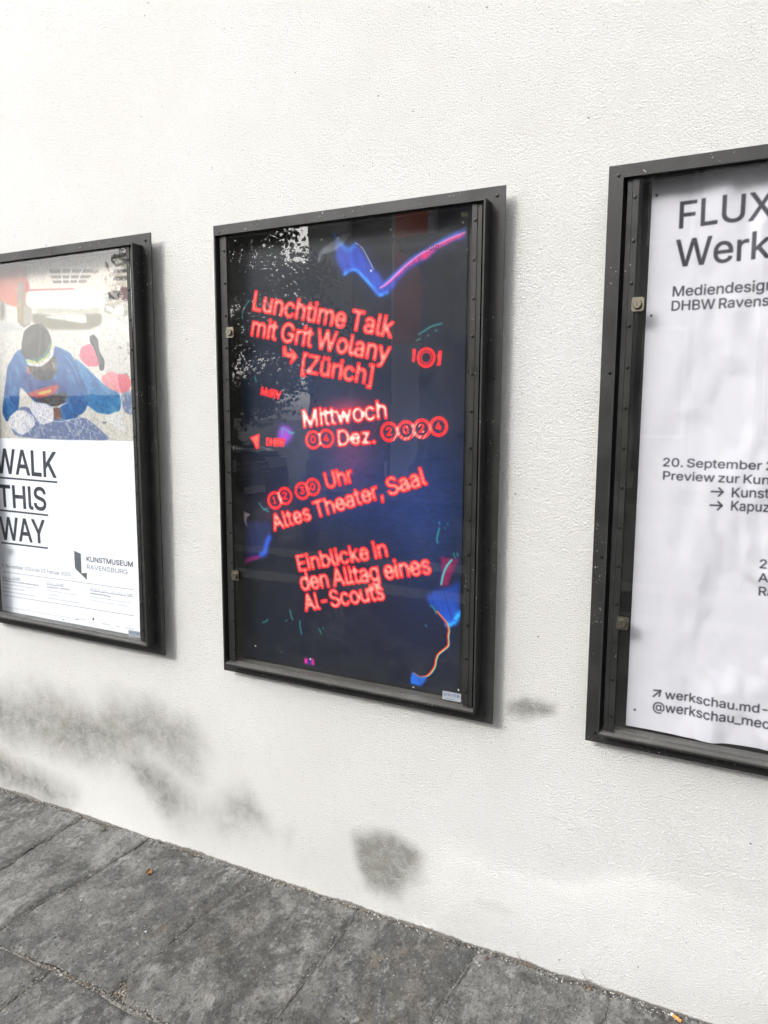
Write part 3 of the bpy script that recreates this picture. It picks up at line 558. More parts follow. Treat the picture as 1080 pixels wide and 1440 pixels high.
# -------- poster M (night-blue, glowing red text)
def build_mid():
    c=Canvas(.066,.045,.754,1.254,1500,(11,17,30)); U,V=c.U,c.V
    def blob(u,v,su,sv,col,a):
        c.add(a*np.exp(-((U-u)/su)**2-((V-v)/sv)**2),col)
    blob(.45,.55,.25,.16,(25,45,120),.5); blob(.66,.52,.12,.3,(25,50,120),.45); blob(.35,.75,.2,.2,(30,45,90),.35); blob(.3,.9,.3,.2,(30,45,70),.3)
    blob(.43,.67,.07,.09,(160,20,40),.35); blob(.5,.22,.3,.12,(20,15,50),.3); blob(.42,.78,.08,.03,(190,20,30),.55); blob(.18,.5,.06,.05,(110,15,40),.35)
    n=fbm(U*1.0,V*3.0,60,4,5); c.a*=(.85+.3*n)[...,None].astype(np.float32)
    stre=fbm(U*9+V*3,V*1.2-U*2,14,4,9).astype(np.float32)
    m=blur(c.poly(MP['blue_top']),5); c.add(m*(.45+.5*stre),(34,58,190)); 
    m=blur(c.poly(MP['blue_top']),26); c.add(m*.35,(30,50,190))
    for key,wd,col,sg,am in(('blue_edge',.007,(20,105,225),4,1.2),('blue_edge2',.010,(30,100,210),6,.9),('blue_edge3',.006,(40,95,220),4,.8)):
        m=blur(c.stroke(smooth_line(MP[key]),wd),sg); c.add(m*am*(.35+1.1*fbm(U*2+V,V-U,35,4,17).astype(np.float32)),col)
    m=blur(c.poly(MP['pink_top']),3); c.over(m*np.clip(.1+1.3*stre,0,1),(222,40,105)); c.add(blur(c.stroke(smooth_line(MP['pink_top'][:9]),.003),2)*1.0,(255,120,160))
    c.over(blur(c.stroke(smooth_line(MP['white_top']),.0022),1)*.9,(190,190,200))
    m=blur(c.poly(MP['pale_top']),3); c.over(m*.4,(215,215,222))  # pale translucent shape laid over the upper part of the print
    # bottom right
    m=blur(c.poly(MP['blue_br']),6); gr=np.clip((.46-V)/.22,0,1).astype(np.float32); c.over(m*(.35+.65*stre*1.2),(16,30,70)); c.add(m*gr*(.5+.6*stre),(16,62,190))
    m=blur(c.poly(MP['mag_br']),4); c.over(m*(.35+.5*stre),(175,20,80))
    c.over(blur(c.stroke(smooth_line(MP['cyan_br']),.0045),1.5)*1.0,(60,205,190))
    e=np.array(MP['blue_br'][7:]); e=e[[1,2]] if len(e)>2 else e
    for k in range(26):
        t_=k/25; a=np.array(MP['blue_br'][7])*(1-t_)+np.array(MP['blue_br'][9])*t_; c.over(blur(c.stroke([a,a+np.array([-.004,.03+.02*random.random()])],.004),2)*.9,(20,115,245)) if False else None
    m=c.stroke(smooth_line(MP['blue_br'][7:10]),.012); c.add(blur(m,5)*1.3*(.4+.9*fbm(U,V,140,2,2).astype(np.float32)),(20,130,255))
    rl=smooth_line(MP['rain'])
    for o,col in((-.006,(20,90,190)),(-.004,(40,190,170)),(-.0022,(240,200,90)),(0,(250,110,40)),(.002,(200,40,40))):
        c.over(blur(c.stroke(rl,.0026,off=(-o*.6,o*.25)),1.2)*1.0,col)
    m=blur(c.poly(MP['rain_blue']),3); c.over(m*(.7+.5*stre),(24,96,200))
    mm=blur(c.poly(MP['mag_bot']),3); ur=((U-np.array(MP['mag_bot'])[:,0].min())/.035).clip(0,1).astype(np.float32)
    c.over(mm*(1-.75*np.exp(-((ur-.5)/.2)**2)),(215,25,140)); c.over(mm*np.exp(-((ur-.5)/.18)**2)*.8,(40,40,160))
    m=blur(c.poly(MP['blue_left']),6); c.over(m*.75*(.5+.6*stre),(38,48,110)); c.add(blur(c.stroke(smooth_line(MP['blue_leftl']),.013),7)*1.1,(22,70,210))
    m=blur(c.poly(MP['mag_left']),3); c.over(m*.8,(150,25,110))
    c.add(blur(c.poly(MP['purple']),9)*1.1,(120,25,150))
    m=blur(c.poly(MP['left_wh']),2); c.over(m*.8,(190,170,175))
    for q in MCY: c.over(blur(c.stroke(smooth_line(q),.0028 if len(q)>2 else .0024),1.6)*1.0,(42,170,162))
    # small white pin dots
    for (a,b) in MPIN: c.over(blur(c.stroke([(a,b),(a+.0001,b)],.0055),1),(225,225,205))
    c.over(blur(c.poly(MP['glass_tape']),1),(205,200,165))
    # text
    T=c.mask(); W=c.mask()
    for s,A,B,cap,wh in MT:
        s=s.replace('AI-','Al-'); P,tr=place_text(s,A,B,cap,0); t=c.mask(); c.text(t,P,tr,.0053 if cap>.03 else .0022); T=np.maximum(T,t); W=np.maximum(W,(blur(t,6)>.02)*wh)
    for s,ctr,rad,wh in MC:
        ctr=np.array(ctr); D=np.hypot(c.U-ctr[0],c.V-ctr[1]); t=((D<rad*.96)&(D>rad*(.68 if s else .74))).astype(np.float32)
        if s:
            P,tr=place_text(s,ctr+np.array([-.27*rad if s!='1' else -.12*rad,-.36*rad-.00]),ctr+np.array([.30*rad if s!='1' else .14*rad,-.36*rad+.06*rad]),.74*rad,0); c.text(t,P,tr,.0016)
        else:
            t=np.maximum(t,.55*((D<rad*.62)&(D>rad*.45)))
        T=np.maximum(T,t); W=np.maximum(W,(D<rad*1.15)*wh)
    for q in('arrow','fork','knife','red_flag'): t=c.poly(MP[q]); T=np.maximum(T,t)
    W=blur(W.astype(np.float32),5)
    n1=fbm(U,V,230,3,3).astype(np.float32); n2=fbm(U,V,28,3,8).astype(np.float32)
    glow=blur(T,7); edge=blur(T,1.8); core=blur(T,4.5)
    c.add(glow*.55,(150,8,20)); c.over(np.clip(edge*2.3-.25,0,1),(238,30,40))
    cr=np.clip((core-.60)/.32,0,1)*np.clip(.35+.9*n1,0,1.1)
    c.over(np.clip(cr*(.65+.4*n2)*(1+.2*W),0,1),(255,128,110)); c.over(np.clip(cr*W*1.35-.15,0,1),(255,226,214))
    # white brush hatch over the year rings and broken 'ch'
    for k in range(26):
        x=.553+.0034*k+random.uniform(-.002,.002); y=.70+random.uniform(-.004,.01); l=random.uniform(.02,.05)
        h=c.stroke([(x,y),(x+l*.6,y+l)],random.uniform(.0008,.002)); c.over(h*(edge>.35)*.85,(255,215,205) if k%3 else (110,12,22))
    for k in range(16):
        x=.49+random.uniform(0,.06); y=.69+random.uniform(-.01,.05); c.over(c.stroke([(x,y),(x+.018,y+.03)],.0011)*.55,(190,40,50) if k%2 else (30,22,30))
    for k in range(12):
        R_=.04+.006*k; a0=random.uniform(-1.5,-.9); an=np.linspace(a0,a0+random.uniform(.4,1.1),12); c.over(c.stroke(np.stack([.545+R_*np.cos(an),.70+R_*1.1*np.sin(an)],-1),.0008)*.35,(120,100,110))
    return c
# -------- poster R (white student show poster)
def build_right():
    c=Canvas(.086,.046,.766,1.254,1500,(194,192,200)); U,V=c.U,c.V
    c.a*=(.985+.03*fbm(U,V,40,3,2))[...,None].astype(np.float32)
    for s,A,B,cap,ref in RT:
        P,tr=place_text(s,A,B,cap,0,ref if ref!=s else None); t=c.mask(); c.text(t,P,tr,cap*.022); c.over(blur(t,.8)*1.05,(38,38,48))
    for q in RAR: c.over(blur(c.stroke(q,.0030),.8),(38,38,48))
    for a,b in((.098,1.222),(.099,.975),(.1065,.09)): c.over(c.stroke([(a,b),(a+.0001,b)],.006),(90,85,80))
    return c
# -------- poster L (museum poster with photograph)
def build_left():
    LP_D={q[0]:q[2] for q in LP}
    c=Canvas(-.02,.03,.752,1.27,1500,(226,229,238)); U,V=c.U,c.V
    n=fbm(U,V,22,5,6).astype(np.float32); n3=fbm(U*1.3,V,90,4,1).astype(np.float32)
    def chaikin(P):
        P=np.array(P)
        for _ in range(3): Q=np.roll(P,-1,0); P=np.stack([.86*P+.14*Q,.14*P+.86*Q],1).reshape(-1,2)
        return P
    wob=lambda P:P+.004*np.stack([fbm(P[:,0],P[:,1],30,3,5)-.5,fbm(P[:,0],P[:,1],30,3,9)-.5],-1)
    hard=('photo','logo','dia','dia2','clogo','grille1','grille2','grille3','redline','lamp','lamp2','roofline')
    for nm,col,pts in LP:
        m=c.poly(pts if nm in hard else wob(chaikin(pts))); sg={'photo':0,'wheel_sh':9,'shadow':4,'bl':9,'midgrey':14,'cream':5,'red_car':4,'redp':4}.get(nm,2)
        if nm in('logo','dia','dia2','clogo'): sg=0
        if sg: m=blur(m,sg)
        c.over(m,col)
        if nm in('asph','asph2'): c.over(m*np.clip(n3*2.2-1.1,0,.5),(235,238,245))
        if nm in('suit','shirtlegs'):
            fold=fbm(U*2+V*1.5,V*.8-U,16,4,4).astype(np.float32); c.over(m*np.clip(fold*2.4-1.2,0,.45),(92,158,205)); c.over(m*np.clip(1.0-fold*2.3,0,.45),(24,62,132))
        if nm in('photo',): c.over(m*np.clip(n*2-1.1,0,.5),(205,203,200))
        if nm in('glove','glove2'): c.over(m*np.clip(n3*2-1,0,.12),(160,158,200))
        if nm=='cream': c.over(m*np.clip(n3*2-1.15,0,.3),(200,190,180))
    ph=c.poly(LP[0][2])
    G1=np.array(LP_D['grille1']); G3=np.array(LP_D['grille3'])
    for t_ in(.28,.50,.74): c.over(c.stroke([G1[0]*(1-t_)+G1[1]*t_,G3[3]*(1-t_)+G3[2]*t_],.006),(240,232,222))
    for nm,dk,lt in(('suit',(22,66,128),(110,170,212)),('shirtlegs',(26,88,140),(120,190,222)),('glove',(150,150,190),(240,240,250)),('glove2',(150,150,190),(238,238,250)),('pinkleg',(190,70,96),(246,150,168)),('pink2',(205,90,110),(250,175,180)),('cap',(62,58,54),(130,124,114)),('bumper',(226,222,214),(255,255,253)),('red_car',(196,110,92),(240,190,172))):
        m=blur(c.poly(chaikin(LP_D[nm])),2); a_=fbm(U*3+V*2,V*2-U*2,12,4,len(nm)).astype(np.float32); b_=np.abs(a_-.5)
        c.over(m*np.clip(1-b_*22,0,1)*.55,dk); c.over(m*np.clip(a_*3-1.75,0,1)*.6,lt)
    c.a=c.a*(1-.20*ph[...,None])
    for col,wd,q in LSK: c.over(blur(c.stroke(smooth_line(q) if len(q)>2 else q,wd*1.6),1.2)*.8,col)
    c.over(ph*np.clip(fbm(U*1.5,V,160,3,13).astype(np.float32)*2.4-1.3,0,.3),(110,108,108))
    for s,A,B,cap,wt in LT:
        P,tr=place_text(s.replace('THIS','THlS'),A,B,cap,0); t=c.mask(); c.text(t,P,tr,{2:.0045,1.3:.0012,1:.0006}.get(wt,0)); c.over(t*{2:1,1.3:1,1:.8,.5:.85,.8:.8,.4:.85,.3:.75}.get(wt,.6),(50,53,62))
    for q,wd in LLN: c.over(c.stroke(q,max(wd,.0012)),(58,62,70))
    return c
import time; _t=time.time(); cM=build_mid(); cR=build_right(); cL=build_left()
iM=cM.image('night_poster_print'); iR=cR.image('white_poster_print'); iL=cL.image('museum_poster_print')
if os.environ.get('DUMP'):
    for im in(iM,iR,iL): im.filepath_raw='/tmp/'+im.name+'.png'; im.file_format='PNG'; im.save()
    print('PRINT TIME',time.time()-_t)
# ================================================================ WALL
def seg(a,b,s): return np.arange(a,b,s)
xs=np.concatenate([seg(-11,-2,.5),seg(-2,2.1,.011),seg(2.1,5.01,.3)]); zs=np.concatenate([[-.6,-.3],seg(-.12,2.5,.011),seg(2.5,5.3,.2)])
X,Z=np.meshgrid(xs,zs)
def pmask(polys,X,Z,warp=.03,soft=.03):
    # soft polygon mask on arbitrary points via signed distance, edges broken by noise
    Xw=X+warp*(fbm(X,Z,9,4,31)-.5)*2; Zw=Z+warp*(fbm(X,Z,9,4,47)-.5)*2; out=np.zeros(X.shape)
    for P,a,sf in polys:
        P=np.array(P); ins=np.zeros(X.shape,bool); D=np.full(X.shape,9.)
        for i in range(len(P)):
            p,q=P[i],P[(i+1)%len(P)]; d=q-p; t_=np.clip(((Xw-p[0])*d[0]+(Zw-p[1])*d[1])/(d@d),0,1); D=np.minimum(D,np.hypot(Xw-p[0]-t_*d[0],Zw-p[1]-t_*d[1]))
            if p[1]!=q[1]: ins^=((p[1]>Zw)!=(q[1]>Zw))&(Xw<(q[0]-p[0])*(Zw-p[1])/(q[1]-p[1])+p[0])
        S=np.where(ins,D,-D); v=np.clip(S/sf*.5+.5,0,1); v=v*v*(3-2*v)
        out=np.maximum(out,v*a)
    return out
STAINS=[([(.425,.215),(.484,.250),(.574,.262),(.644,.222),(.638,.150),(.585,.082),(.517,.072),(.455,.13)],1.0,.035),
 ([(.875,.700),(.934,.728),(1.0,.720),(1.01,.702),(.985,.688),(.93,.680),(.88,.686)],1.1,.022),
 ([(-1.4,.40),(-1.1,.37),(-.87,.433),(-.70,.40),(-.617,.395),(-.511,.454),(-.36,.47),(-.19,.42),(-.13,.36),(-.16,.29),(-.24,.27),(-.33,.30),(-.42,.25),(-.63,.21),(-.80,.20),(-1.15,.19),(-1.4,.2)],.82,.10),
 ([(-.34,.44),(-.20,.43),(-.12,.37),(-.15,.30),(-.25,.29),(-.35,.33)],.85,.09),
 ([(-.88,.38),(-.72,.37),(-.55,.38),(-.50,.28),(-.65,.22),(-.80,.22)],.9,.11),
 ([(-.50,.26),(-.36,.28),(-.27,.26),(-.19,.18),(-.22,.12),(-.30,.10),(-.38,.16)],1.0,.07),
 ([(-.62,.30),(-.40,.33),(-.25,.28),(-.17,.20),(-.14,.13),(-.22,.08),(-.33,.13),(-.45,.20)],.6,.09),
 ([(-.20,.16),(-.06,.20),(.06,.22),(.12,.16),(.02,.11),(-.1,.10)],.34,.08),
 ([(-.04,.20),(.03,.245),(.11,.20),(.12,.17),(.04,.145),(-.03,.15)],.75,.07),
 ([(-.10,.13),(-.02,.15),(.02,.12),(-.04,.09)],.5,.05),
 ([(.18,.17),(.22,.19),(.21,.13)],.3,.05),
 ([(-1.5,.12),(-1.1,.125),(-.98,.09),(-.85,.07),(-.74,.045),(-.80,.0),(-1.0,.0),(-1.5,0)],.95,.08),
 ([(.80,.146),(.86,.150),(.893,.142),(.89,.132),(.83,.134)],.28,.02)]
stain=pmask(STAINS,X,Z,.035)*(.62+.75*fbm(X,Z,7,5,14))
white=pmask([([(-.72,.10),(-.58,.15),(-.42,.08),(-.30,.05),(-.28,-.02),(-.7,-.02)],1.,.11)],X,Z,.03); stain*=1-.95*white
smo=pmask([([(.70,.30),(.94,.24),(1.2,.34),(1.45,.30),(1.7,.2),(1.7,.12),(1.2,.08),(.8,.1),(.6,.14)],.6,.08),([(1.0,.26),(1.2,.32),(1.35,.31),(1.3,.26),(1.1,.22)],.85,.03)],X,Z,.03)
base_line=SLOPE*X
hb=Z-base_line; smo=.35*smo; smo=np.maximum(smo,white*.2)
dirt=np.clip(1.0-(hb-.000)/(.001+.024*fbm(X,Z*0,14,5,5)**1.3),0,1)
Yw=.009*(fbm(X,Z,1.7,3,2)-.5)+.0045*(fbm(X,Z,8,3,6)-.5)-np.clip(1-hb/.05,0,1)**2*(.001+.005*fbm(X,Z*0,9,3,8))
Yw-=.0035*pmask([([(.72,.26),(.94,.235),(1.22,.325),(1.5,.33),(1.7,.28),(1.7,0),(.7,.03)],1,.018)],X,Z,.02)
Yw=np.where((X<-2.2)|(X>2.3),0,Yw)
cb=1-np.clip(np.minimum.reduce([Z-.62,2.0-Z])/.04,0,1)
Yw=np.where((Z>.6)&(Z<2.02),np.maximum(Yw,Yw*0-.002),Yw)
me=grid_mesh('building_wall',X,Yw,Z); set_attr(me,'stain',np.clip(stain,0,1)); set_attr(me,'smoothness',np.clip(smo,0,.92)); set_attr(me,'dirt',np.clip(dirt,0,1)); me.materials.append(m_wall)
wallo=link('building_wall',me); tag(wallo,'rough white stuccoed house wall with grey damp stains above the pavement','wall')
# ================================================================ PAVEMENT
pav=empty('pavement',(0,0,0)); tag(pav,kind='structure')
def gz(x): return SLOPE*x
rows=[(-.002,-.566,[-2.6,-1.86,-1.42,-1.02,[-.69,-.655],[-.372,-.408],[.078,.055],.457,[.816,.80],1.165,1.56,1.95,2.4]),
      (-.570,-1.13,[-2.6,-1.9,-1.35,-.95,-.56,[-.146,-.14],.36,.74,1.2,1.62,2.0,2.4]),
      (-1.134,-1.7,[-2.6,-1.7,-1.2,-.7,-.3,.2,.62,1.0,1.5,2.0,2.4])]
def ends(q): return (q[0],q[1]) if isinstance(q,list) else (q,q)
si=0
LIMEP=[(-.93,-.06),(-.62,-.05),(-.35,-.13),(-.60,-.14),(.33,-.10)]
for ri,(ya,yb,J) in enumerate(rows):
    for i in range(len(J)-1):
        g=.0008+.0016*random.random()
        a0,a1=ends(J[i]); b0,b1=ends(J[i+1]); vis=ri==0 or (ri==1 and -1<a0<.6)
        st_=.008 if vis else .03
        n1_=max(int((b0-a0)/st_),6); n2_=max(int((ya-yb)/st_),6)
        S_,T_=np.meshgrid(np.linspace(0,1,n1_),np.linspace(0,1,n2_)); y=ya-g+(yb+g-(ya-g))*T_
        xa=a0+(a1-a0)*T_+g; xb=b0+(b1-b0)*T_-g; x=xa+(xb-xa)*S_
        ed=np.minimum.reduce([S_*(xb-xa),(1-S_)*(xb-xa),T_*(ya-yb),(1-T_)*(ya-yb)])
        x=x+.034*(fbm(x,y,5,5,61)-.5); y=y+.034*(fbm(x,y,5,5,63)-.5)*np.clip(-y/.05,0,1)
        h0=fbm(x,y,9,5,si*3+1); terr=np.floor(h0*9)/9; q=h0*9-np.floor(h0*9); terr=(np.floor(h0*9)+np.clip((q-.72)/.28,0,1))/9
        z=gz(x)+.020*(terr-.5)+.011*(fbm(x,y,26,5,si)-.5)+ .002*(random.random()-.5)+.004*(S_-.5)*random.uniform(-1,1)
        z-=.006*np.clip(1-ed/(.003+.020*fbm(x,y,18,3,si)**1.5),0,1)**1.5
        if ri==0: z+=.006*np.clip(1+y/.03,0,1)*fbm(x,y,20,3,3)
        # broken corner filled with grit
        if ri==0 and abs(a0-.078)<.01:
            tri=((x-a1)/.06+((yb)-y)/-.06)<1; z=np.where(tri&(ed<.05),z-.012,z)
        hole=np.exp(-(((x-1.291)/.016)**2+((y+.02)/.010)**2)); z=z-.02*hole
        if ri==1 and a0>-.6 and a0<-.1: z-=.004
        me=grid_mesh('paving_slab',x,y,z)
        # skirt
        lime=np.clip(1-(-y)/(.012+.07*fbm(x,y*0,6,3,2)),0,1)*np.where(x<.2,.9,.55)
        for lx,ly in LIMEP: lime=np.maximum(lime,.75*np.exp(-(((x-lx)/.07)**2+((y-ly)/.04)**2)))
        set_attr(me,'lime',lime); set_attr(me,'edge',np.clip(1-ed/.012,0,1)*.8)
        me.materials.append(m_slates[[0,1,2,1,0][(si*7+ri)%5]])
        link('paving_slab',me,pav); si+=1
bx_,by_=np.meshgrid(np.linspace(-2.6,2.4,180),np.linspace(.02,-1.72,70))
me=grid_mesh('joint_bed',bx_,by_,gz(bx_)-.0125+.004*(fbm(bx_,by_,14,4,12)-.5)); me.materials.append(m_joint); tag(link('joint_bed',me,pav),kind='stuff')
# sand and moss filling standing in the joints
VX=[];VF=[]
def fill_strip(p,q,wd,sd):
    p=np.array(p);q=np.array(q); L=np.linalg.norm(q-p); n=max(int(L/.006),8); t_=np.linspace(0,1,n)[:,None]; s_=np.array([-1,-.5,0,.5,1])[None,:]
    d=(q-p)/L; nn=np.array([-d[1],d[0]]); x=p[0]+(q[0]-p[0])*t_+nn[0]*s_*wd; y=p[1]+(q[1]-p[1])*t_+nn[1]*s_*wd
    x2=x+.034*(fbm(x,y,5,5,61)-.5); y2=y+.034*(fbm(x,y,5,5,63)-.5)*np.clip(-y/.05,0,1)
    z=gz(x)-.0055+.012*(fbm(x,y,13,4,sd)-.40)-.010*np.abs(s_)**2
    o=len(VX); VX.extend(zip(x2.ravel(),y2.ravel(),z.ravel()))
    for i in range(n-1):
        for j in range(4): VF.append((o+i*5+j,o+i*5+j+1,o+i*5+j+6,o+i*5+j+5))
for ri,(ya,yb,J) in enumerate(rows):
    if ri==0: fill_strip((-2.5,-.568),(2.3,-.568),.007,5)
    for q in J[1:-1]:
        a0,a1=ends(q); fill_strip((a0,ya-.008),(a1,yb),.006,int(a0*50)+90)
me=bpy.data.meshes.new('joint_filling'); me.from_pydata([tuple(map(float,v)) for v in VX],[],VF); me.materials.append(m_joint)
for p_ in me.polygons: p_.use_smooth=True
tag(link('joint_filling',me,pav),kind='stuff')
# grit
def grit(name,pts,mats,lo,hi,flat=.6):
    bm=bmesh.new()
    for (x,y,z,mi) in pts:
        s=random.uniform(lo,hi)*(1 if random.random()<.9 else 1.6); a=random.random()*6.3; vs=[]
        for (dx,dy,dz) in((1,0,0),(0,1,0),(-1,0,0),(0,-1,0),(.3,.2,1),(-.1,-.3,-1)):
            dx*=random.uniform(.6,1.2); dy*=random.uniform(.6,1.2); vs.append(bm.verts.new((x+s*(dx*math.cos(a)-dy*math.sin(a)),y+s*(dx*math.sin(a)+dy*math.cos(a)),z+s*flat*(dz+.5))))
        for i in range(4):
            j=(i+1)%4
            for q in((vs[i],vs[j],vs[4]),(vs[j],vs[i],vs[5])): fc=bm.faces.new(q); fc.material_index=mi
    return finish(bm,name,mats)
m_gd=mat('dark_grit',(.035,.032,.03),.8); m_gl=mat('pale_grit',(.42,.40,.36),.8); m_gt=mat('tan_grit',(.22,.15,.09),.8)
pts=[]
for k in range(2100):
    x=random.uniform(-1.4,1.6); y=-abs(random.gauss(0,.30)) if random.random()<.6 else random.uniform(-.75,-.01)
    if fbm(np.array(x),np.array(y),5,3,77)<.46: continue
    pts.append((x,y,gz(x)+.001,random.choices((0,1,2),(6,2.2,1.2))[0]))
for k in range(500):
    x=random.gauss(.0,.16); pts.append((x,-.568+random.gauss(0,.006),gz(x)-.003,random.choices((0,1,2),(5,3,2))[0]))
for k in range(160):
    a,b=sorted((random.random(),random.random())); pts.append((.062+.05*a*.9,-.562+.045*(1-b),gz(.07)-.005,random.choices((0,1,2),(3,4,4))[0]))
for xj in(-.67,-.39,.07,.457,.81,1.165,-.146):
    for k in range(70):
        y=random.uniform(-.56,-.02) if xj!=-.146 else random.uniform(-.75,-.57); pts.append((xj+random.gauss(0,.007),y,gz(xj)-.002,random.choices((0,1,2),(6,2,1))[0]))
tag(grit('grit',pts,[m_gd,m_gl,m_gt],.0008,.0024),'loose dark and pale grit scattered over the paving','grit',kind='stuff')
m_cr=mat('plaster_crumb',(.5,.49,.46),.9)
pts=[]
for k in range(3200):
    x=random.uniform(-1.6,1.75); d=fbm(np.array(x),np.array(0.),6,3,9)
    pts.append((x,-.010-abs(random.gauss(0,.004+.020*d*d)),gz(x)+.001+random.random()*.003,random.choices((0,1,2),(3,5,2))[0]))
tag(grit('plaster_crumbs',pts,[m_cr,m_gd,m_gt],.0009,.0024,.6),'crumbled white plaster and grit along the foot of the wall','rubble',kind='stuff')
# footway beyond, kerb, road
m_foot=mat('footway_asphalt',(.07,.07,.068),.9); k=N(m_foot); k.col(k.mix(k.noise(60,5,.7),(.045,.045,.045),(.10,.10,.095))); k.normal(k.bump(k.noise(200,3),.004))
m_road=mat('asphalt',(.05,.05,.05),.9); k=N(m_road); k.col(k.mix(k.noise(30,5,.7),(.035,.035,.036),(.07,.07,.068))); k.normal(k.bump(k.noise(150,3),.005))
m_kerb=mat('granite',(.28,.275,.26),.8); k=N(m_kerb); k.col(k.mix(k.noise(120,4,.7),(.2,.2,.19),(.36,.35,.33)))
def slab_box(name,x0,x1,y0,y1,z1,dz,m):
    bm=bmesh.new(); vs=box(bm,x0,x1,y0,y1,-dz,0)
    for v in vs: v.co.z+=z1+gz(max(min(v.co.x,6),-14))
    o=finish(bm,name,m); tag(o,kind='structure'); return o
slab_box('footway',-40,12,-3.5,-1.72,-.004,.3,m_foot)
slab_box('footway',-40,-2.61,-1.715,.0,-.004,.3,m_foot); slab_box('footway',2.41,12,-1.715,.0,-.004,.3,m_foot)
slab_box('kerb',-40,12,-3.8,-3.503,.0,.3,m_kerb)
slab_box('road',-40,12,-4.9,-3.803,-.10,.3,m_road); slab_box('gutter_strip',-40,12,-5.25,-4.903,-.096,.3,m_kerb)
slab_box('road',-40,12,-10.3,-5.253,-.10,.3,m_road); slab_box('kerb',-40,12,-10.6,-10.303,.01,.4,m_kerb); slab_box('pavement_across',-40,12,-13.6,-10.603,.006,.4,m_foot)
bm=bmesh.new(); vs=box(bm,-150,150,-200,60,-1,0)
for v in vs: v.co.z+=-.62
tag(finish(bm,'ground',m_foot),kind='structure')
# ================================================================ DISPLAY CASES
Wd,Hd=.8514,1.29
def screw_mesh():
    bm=bmesh.new(); prof=[(.0001,0),(.0038,0),(.0037,-.0016),(.0028,-.0026),(.0017,-.0028),(.0015,-.0010),(.0001,-.0008)]; n=12; R=[]
    for rr,y in prof: R.append([bm.verts.new((rr*math.cos(a*2*math.pi/n),y,rr*math.sin(a*2*math.pi/n))) for a in range(n)])
    for i in range(len(R)-1):
        for a in range(n): bm.faces.new((R[i][a],R[i][(a+1)%n],R[i+1][(a+1)%n],R[i+1][a]))
    bmesh.ops.recalc_face_normals(bm,faces=bm.faces); me=bpy.data.meshes.new('screw'); bm.to_mesh(me); bm.free(); me.materials.append(m_screw); return me
SM=screw_mesh()
def text_mesh(name,items,y,mtl,parent):
    bm=bmesh.new()
    for s,A,B,cap,off in items:
        P,tr=place_text(s,A,B,cap,1); vs=[bm.verts.new((a,y,b)) for a,b in P]
        for t_ in tr:
            try: bm.faces.new([vs[int(i)] for i in t_])
            except ValueError: pass
    return finish(bm,name,mtl,parent)
m_lab=mat('label_white',(.26,.28,.29),.35); m_labt=mat('label_blue',(.02,.05,.22),.4)
def lathe(bm,prof,cx,cz,n=20):
    R=[[bm.verts.new((cx+rr*math.cos(a*2*math.pi/n),y,cz+rr*math.sin(a*2*math.pi/n))) for a in range(n)] for rr,y in prof]
    for i in range(len(R)-1):
        for a in range(n): bm.faces.new((R[i][a],R[i][(a+1)%n],R[i+1][(a+1)%n],R[i+1][a]))
    bm.faces.new(R[-1])
